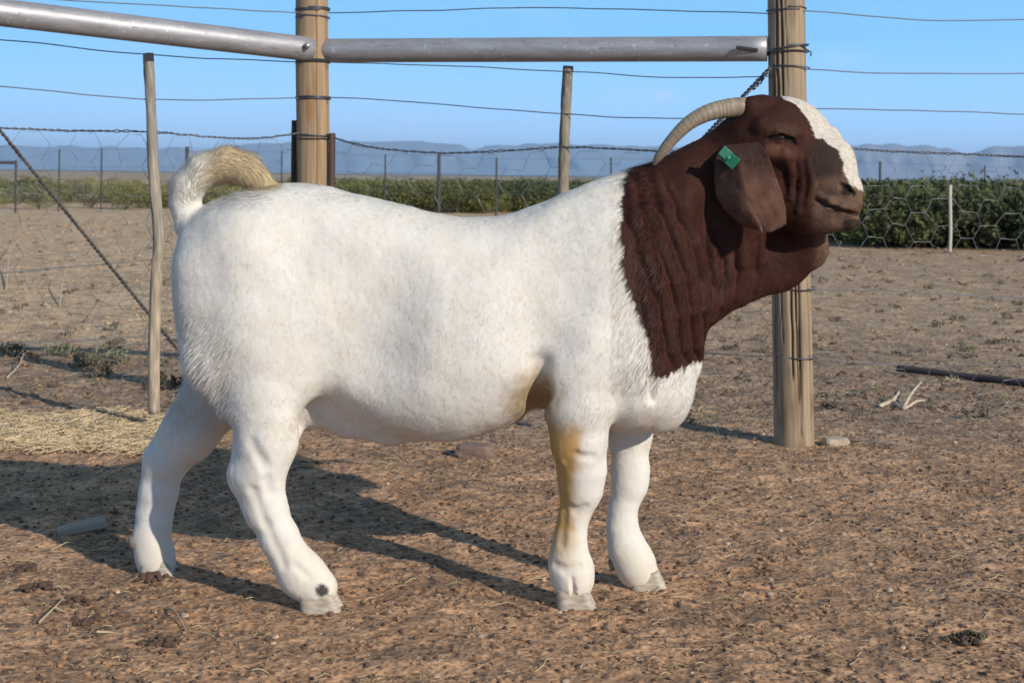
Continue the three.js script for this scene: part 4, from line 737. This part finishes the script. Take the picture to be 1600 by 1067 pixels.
// ------------------------------------------------------------------ loose things on the ground
{
  const r = rng(404), Q = new THREE.Quaternion(), E = new THREE.Euler(), V = new THREE.Vector3(), Sc = new THREE.Vector3();
  const spot = (d0, d1, pw = 1) => { const d = KD * (d0 + (d1 - d0) * Math.pow(r(), pw)), x = (r() * 2 - 1) * (d * 0.39 + 0.2); return [x, -d]; };
  const put = (M, x, z, lift, s, sy = 1, sz = 1) => M.compose(V.set(x, groundH(x, z) + lift, z), Q.setFromEuler(E.set((r() - 0.5) * 0.8, r() * 6.28, (r() - 0.5) * 0.8)), Sc.set(s, s * sy, s * sz));
  for (let v = 0; v < 3; v++) scatter('soil_clods', lump(v * 3.7 + 1, 1, 0.5, 0.62), mat(null, 0.97), 9000, (i, M) => {
    const [x, z] = spot(2.5, 11, 1.3), s = 0.0016 + 0.0055 * Math.pow(r(), 4); put(M, x, z, s * 0.15, s, 0.8 + 0.5 * r(), 0.8 + 0.5 * r());
    const c = soilColour(x, z), k = 0.45 + 0.42 * r(); return [c[0] * k, c[1] * k, c[2] * k];
  }, 'small crumbs and clods of brown soil strewn over the ground', 'soil clods');
  scatter('earth_lumps', lump(77, 1, 0.5, 0.55), mat(null, 0.97), 7000, (i, M) => { const d = KD * (7 + 26 * Math.pow(r(), 1.5)), x = (r() * 2 - 1) * (d * 0.4 + 0.3), z = -d, s = (0.004 + 0.016 * Math.pow(r(), 3)) * (0.6 + d * 0.07); put(M, x, z, s * 0.1, s, 0.8 + 0.4 * r(), 1); const c = soilColour(x, z), k = 0.3 + 0.45 * r(); return [c[0] * k, c[1] * k, c[2] * k]; }, 'coarser lumps of earth dotted over the ground beyond the fence', 'earth lumps');
  scatter('pale_grit', lump(21, 1, 0.4, 0.6), mat(null, 0.9), 1000, (i, M) => { const [x, z] = spot(2.6, 15, 1.2), s = 0.002 + 0.006 * Math.pow(r(), 4); put(M, x, z, s * 0.2, s * (-z > 8 ? 1.5 : 1)); const k = 0.8 + 0.5 * r(); return [0.44 * k, 0.34 * k, 0.25 * k]; }, 'pale bits of gravel lying on the soil', 'gravel');
  scatter('droppings', lump(40, 1, 0.15, 0.85), mat(null, 0.8), 5200, (i, M) => { let [x, z] = spot(2.55, 9, 1.2); const n = fbm(x * 1.6, z * 1.6, 11, 2); if (n < 0 && r() < 0.7) { x += 0.2; } const s = 0.0025 + 0.0028 * r(); put(M, x, z, s * 0.25, s, 1, 1.4); const k = 0.6 + 0.8 * r(); return [0.115 * k, 0.072 * k, 0.048 * k]; }, 'dark goat droppings scattered over the soil', 'droppings');
  const stalk = () => { const p = []; for (let i = 0; i <= 3; i++) p.push(new THREE.Vector3((i / 3 - 0.5), 0.06 * Math.sin(i * 1.4), 0.05 * Math.sin(i * 2.3))); return sweep(p, 4, () => 0.014, null); };
  const sg = stalk(), straw = mat(null, 0.85);
  scatter('straw_bits', sg, straw, 2600, (i, M) => { const [x, z] = spot(2.6, 13, 1.1), L = 0.015 + 0.05 * Math.pow(r(), 2.5); M.compose(V.set(x, groundH(x, z) + 0.004, z), Q.setFromEuler(E.set((r() - 0.5) * 0.3, r() * 6.28, (r() - 0.5) * 0.3)), Sc.set(L, 0.07, 0.07)); const k = 0.7 + 0.6 * r(); return [0.42 * k, 0.33 * k, 0.19 * k]; }, 'short bits of dry straw scattered over the soil', 'straw');
  scatter('straw_mat', sg, straw, 8000, (i, M) => { // trodden straw along the fence on the left
    let x, z; for (let k = 0; k < 20; k++) { const px = -120 + 520 * r(), py = 632 + 84 * r(), p = onGround(px, py); x = p.x; z = p.z; if (fbm(x * 2.2, z * 2.2, 6, 3) + 0.55 - 0.95 * Math.abs((py - 674) / 38) - sstep(280, 400, px) * 0.8 + (r() - 0.5) * 0.3 > 0) break; }
    const L = 0.03 + 0.09 * r(); M.compose(V.set(x, groundH(x, z) + 0.003 + 0.016 * r(), z), Q.setFromEuler(E.set((r() - 0.5) * 0.5, r() * 6.28, (r() - 0.5) * 0.5)), Sc.set(L, 0.075, 0.075)); const k = 0.65 + 0.6 * r(); return [0.60 * k, 0.47 * k, 0.30 * k];
  }, 'trodden pale straw lying along the fence on the left', 'straw');
  // clusters of darker dung in the left foreground
  const dungM = mat([0.085, 0.05, 0.034], 0.85);
  const heaps = [[35, 888, 'dung heap nearest the left edge'], [112, 942, 'larger dark dung heap in the left foreground'], [132, 972, 'dark dung heap below the larger one in the left foreground'], [60, 920, 'small dung heap in the left foreground'], [248, 1004, 'small dark dung heap in front of the hind legs'], [1505, 1002, 'dark clump in the right foreground'], [232, 908, 'dark clod at the far hind hoof']];
  heaps.forEach(([px, py, label], k) => {
    const p = onGround(px, py), gs = []; p.y = groundH(p.x, p.z);
    for (let i = 0; i < 16; i++) { const g = lump(k * 9 + i, 1, 0.35, 0.8), s = 0.004 + 0.0055 * r(), a = r() * 6.28, q = Math.sqrt(r()) * 0.03; g.scale(s, s, s); g.translate(Math.cos(a) * q * 1.3, s * 0.5 + 0.004 * r() * (1 - q / 0.03), Math.sin(a) * q); gs.push(g); }
    const o = mesh('dung_heap', mergeGeometries(gs), dungM); o.position.copy(p); tag(o, label, 'dung', 'dung heaps');
  });
  // stones and slabs
  const stone = (name, px, py, sx, sy, sz, rot, c, seed, label, cat = 'stone') => {
    const p = onGround(px, py), g = new THREE.IcosahedronGeometry(1, 4), a = g.attributes.position, v = new THREE.Vector3();
    for (let i = 0; i < a.count; i++) { v.fromBufferAttribute(a, i); const m = Math.max(Math.abs(v.x), Math.abs(v.y), Math.abs(v.z)); v.multiplyScalar(lerp(1, 1 / m, 0.62)); const k = 1 + 0.14 * fbm(v.x * 1.4 + seed, v.y * 1.4, v.z * 1.4, 3); a.setXYZ(i, v.x * k * sx, v.y * k * sy, v.z * k * sz); }
    const col = new Float32Array(a.count * 3); for (let i = 0; i < a.count; i++) { const k = 0.85 + 0.45 * fbm(a.getX(i) * 40, a.getY(i) * 40, a.getZ(i) * 40 + seed, 3); col.set([c[0] * k, c[1] * k, c[2] * k], i * 3); }
    g.setAttribute('color', new THREE.BufferAttribute(col, 3)); g.computeVertexNormals();
    const o = mesh(name, g, vmat(0.92)); o.position.set(p.x, groundH(p.x, p.z) + sy * 0.55, p.z); o.rotation.y = rot; return tag(o, label, cat);
  };
  stone('stone', 1306, 695, 0.045, 0.017, 0.03, 0.2, [0.46, 0.38, 0.29], 2, 'pale flat stone lying at the foot of the cracked post');
  stone('stone', 742, 712, 0.062, 0.026, 0.04, -0.2, [0.23, 0.155, 0.125], 5, 'reddish brown stone lying behind the goat, under its belly');
  { const p = onGround(127, 832), g = new RoundedBoxGeometry(0.115, 0.022, 0.045, 3, 0.006), a = g.attributes.position; for (let i = 0; i < a.count; i++) a.setY(i, a.getY(i) + 0.004 * N3(a.getX(i) * 30, a.getZ(i) * 30, 1) + (a.getX(i) > 0 ? a.getX(i) * 0.1 : 0)); g.computeVertexNormals(); const o = mesh('slab', g, mat([0.36, 0.30, 0.245], 0.9)); o.position.set(p.x, groundH(p.x, p.z) + 0.012, p.z); o.rotation.set(0.05, 0.35, 0.1); tag(o, 'grey slab fragment lying in the goat\'s shadow at the left', 'slab'); }
  { // dark pole on the ground
    const a = onGround(1404, 582), b = onGround(1760, 624); a.y = 0.02; b.y = 0.02;
    const o = mesh('fallen_pole', sweep(linePts(a, b, 40, (p, t) => { p.y += 0.006 * N3(t * 5, 1, 1); }), 12, (t, q) => 0.016 * (1 + 0.15 * N3(t * 12, Math.cos(q), Math.sin(q))), null), mat([0.06, 0.05, 0.05], 0.85)); tag(o, 'dark straight pole lying on the earth at the right', 'pole');
  }
  const twig = (pts, w, c, label) => { const gs = pts.map((line) => sweep(curvePts(line.map(([px, py, h]) => { const p = onGround(px, py); p.y = groundH(p.x, p.z) + (h || 0.006); return p; }), 16), 6, (t) => w * (1 - 0.6 * t), null)); tag(mesh('twig', mergeGeometries(gs), mat(c, 0.9)), label, 'twig', 'twigs on the ground'); };
  twig([[[1375, 637], [1395, 633, 0.02], [1412, 640], [1432, 636, 0.02], [1446, 628]], [[1412, 640], [1424, 628, 0.03], [1440, 616, 0.05]], [[1395, 633, 0.02], [1406, 627, 0.04]]], 0.009, [0.50, 0.42, 0.33], 'pale crooked branching twig below the dark pole');
  twig([[[60, 978], [84, 958, 0.012], [98, 944, 0.012]], [[84, 958, 0.012], [106, 962]]], 0.0026, [0.48, 0.36, 0.22], 'thin pale twig beside the dung at the left');
  twig([[[262, 955], [276, 970, 0.012], [290, 985]]], 0.003, [0.45, 0.33, 0.21], 'short pale twig in front of the hind legs');
  twig([[[150, 993], [176, 993]]], 0.003, [0.5, 0.4, 0.26], 'straight pale straw stalk at the left foreground');
  twig([[[1330, 690], [1380, 697, 0.01], [1450, 703]]], 0.003, [0.4, 0.34, 0.26], 'long thin dry stem right of the pale stone');
  twig([[[8, 452], [14, 412, 0.12], [26, 388, 0.22]], [[14, 412, 0.12], [36, 394, 0.2]]], 0.008, [0.50, 0.40, 0.29], 'dry forked stalk at the left edge beyond the fence');
  twig([[[92, 475], [98, 455, 0.1], [108, 440, 0.16]]], 0.006, [0.5, 0.41, 0.3], 'dry bent stalk beyond the fence below the brace wire');
  twig([[[10, 590], [28, 580, 0.03], [36, 571, 0.06]]], 0.005, [0.48, 0.4, 0.3], 'short dry stalk near the left edge');
  // weeds beyond the fence
  const weed = (px, py, s, seed, tone, label) => {
    const p = onGround(px, py); p.y = groundH(p.x, p.z); const g = group('weed', p, label, 'weed', 'weeds beyond the fence');
    mesh('leaves', bushGeo(seed, 260, Math.min(0.16, 0.009 / s), 1, 0.7, tone).scale(s, s, s), leafMat, g);
    const q = rng(seed), gs = []; for (let i = 0; i < 8; i++) { const a = q() * 6.28, l = s * (0.5 + 0.5 * q()); gs.push(sweep(linePts(new THREE.Vector3(0, -0.01, 0), new THREE.Vector3(Math.cos(a) * l * 0.7, l * 0.5, Math.sin(a) * l * 0.7), 3), 4, () => 0.0025, null)); } mesh('stem', mergeGeometries(gs), stemMat, g);
  };
  weed(98, 556, 0.11, 3, [0.17, 0.18, 0.11], 'grey green weed left of the dropper'); weed(132, 572, 0.10, 4, [0.15, 0.165, 0.10], 'low weed in the middle of the grey green patch'); weed(170, 568, 0.12, 5, [0.18, 0.19, 0.12], 'grey green weed closest to the dropper'); weed(148, 590, 0.08, 6, [0.10, 0.09, 0.06], 'small dark weed in front of the grey green patch'); weed(262, 612, 0.13, 7, [0.05, 0.045, 0.028], 'dark tangled weed behind the foot of the dropper'); weed(20, 556, 0.12, 8, [0.07, 0.06, 0.04], 'dark flat weed at the left edge');
  weed(1515, 1002, 0.035, 12, [0.10, 0.085, 0.045], 'small dry tuft in the right foreground');
  scatter('dry_tufts', bushGeo(61, 90, 0.15, 1, 0.6, [0.9, 0.9, 0.9]), leafMat, 420, (i, M) => { const d = 6.6 + 16 * Math.pow(r(), 1.3), x = (r() * 2 - 1) * d * 0.42, z = -d * KD, s = 0.02 + 0.05 * r(); put(M, x, z, 0, s); const k = 0.6 + 0.6 * r(), t = r(); return t < 0.45 ? [0.17 * k, 0.125 * k, 0.09 * k] : t < 0.8 ? [0.36 * k, 0.29 * k, 0.2 * k] : [0.16 * k, 0.17 * k, 0.1 * k]; }, 'small dry tufts and stalks dotted over the earth beyond the fence', 'dry tufts');
}
renderer.render(scene, camera);
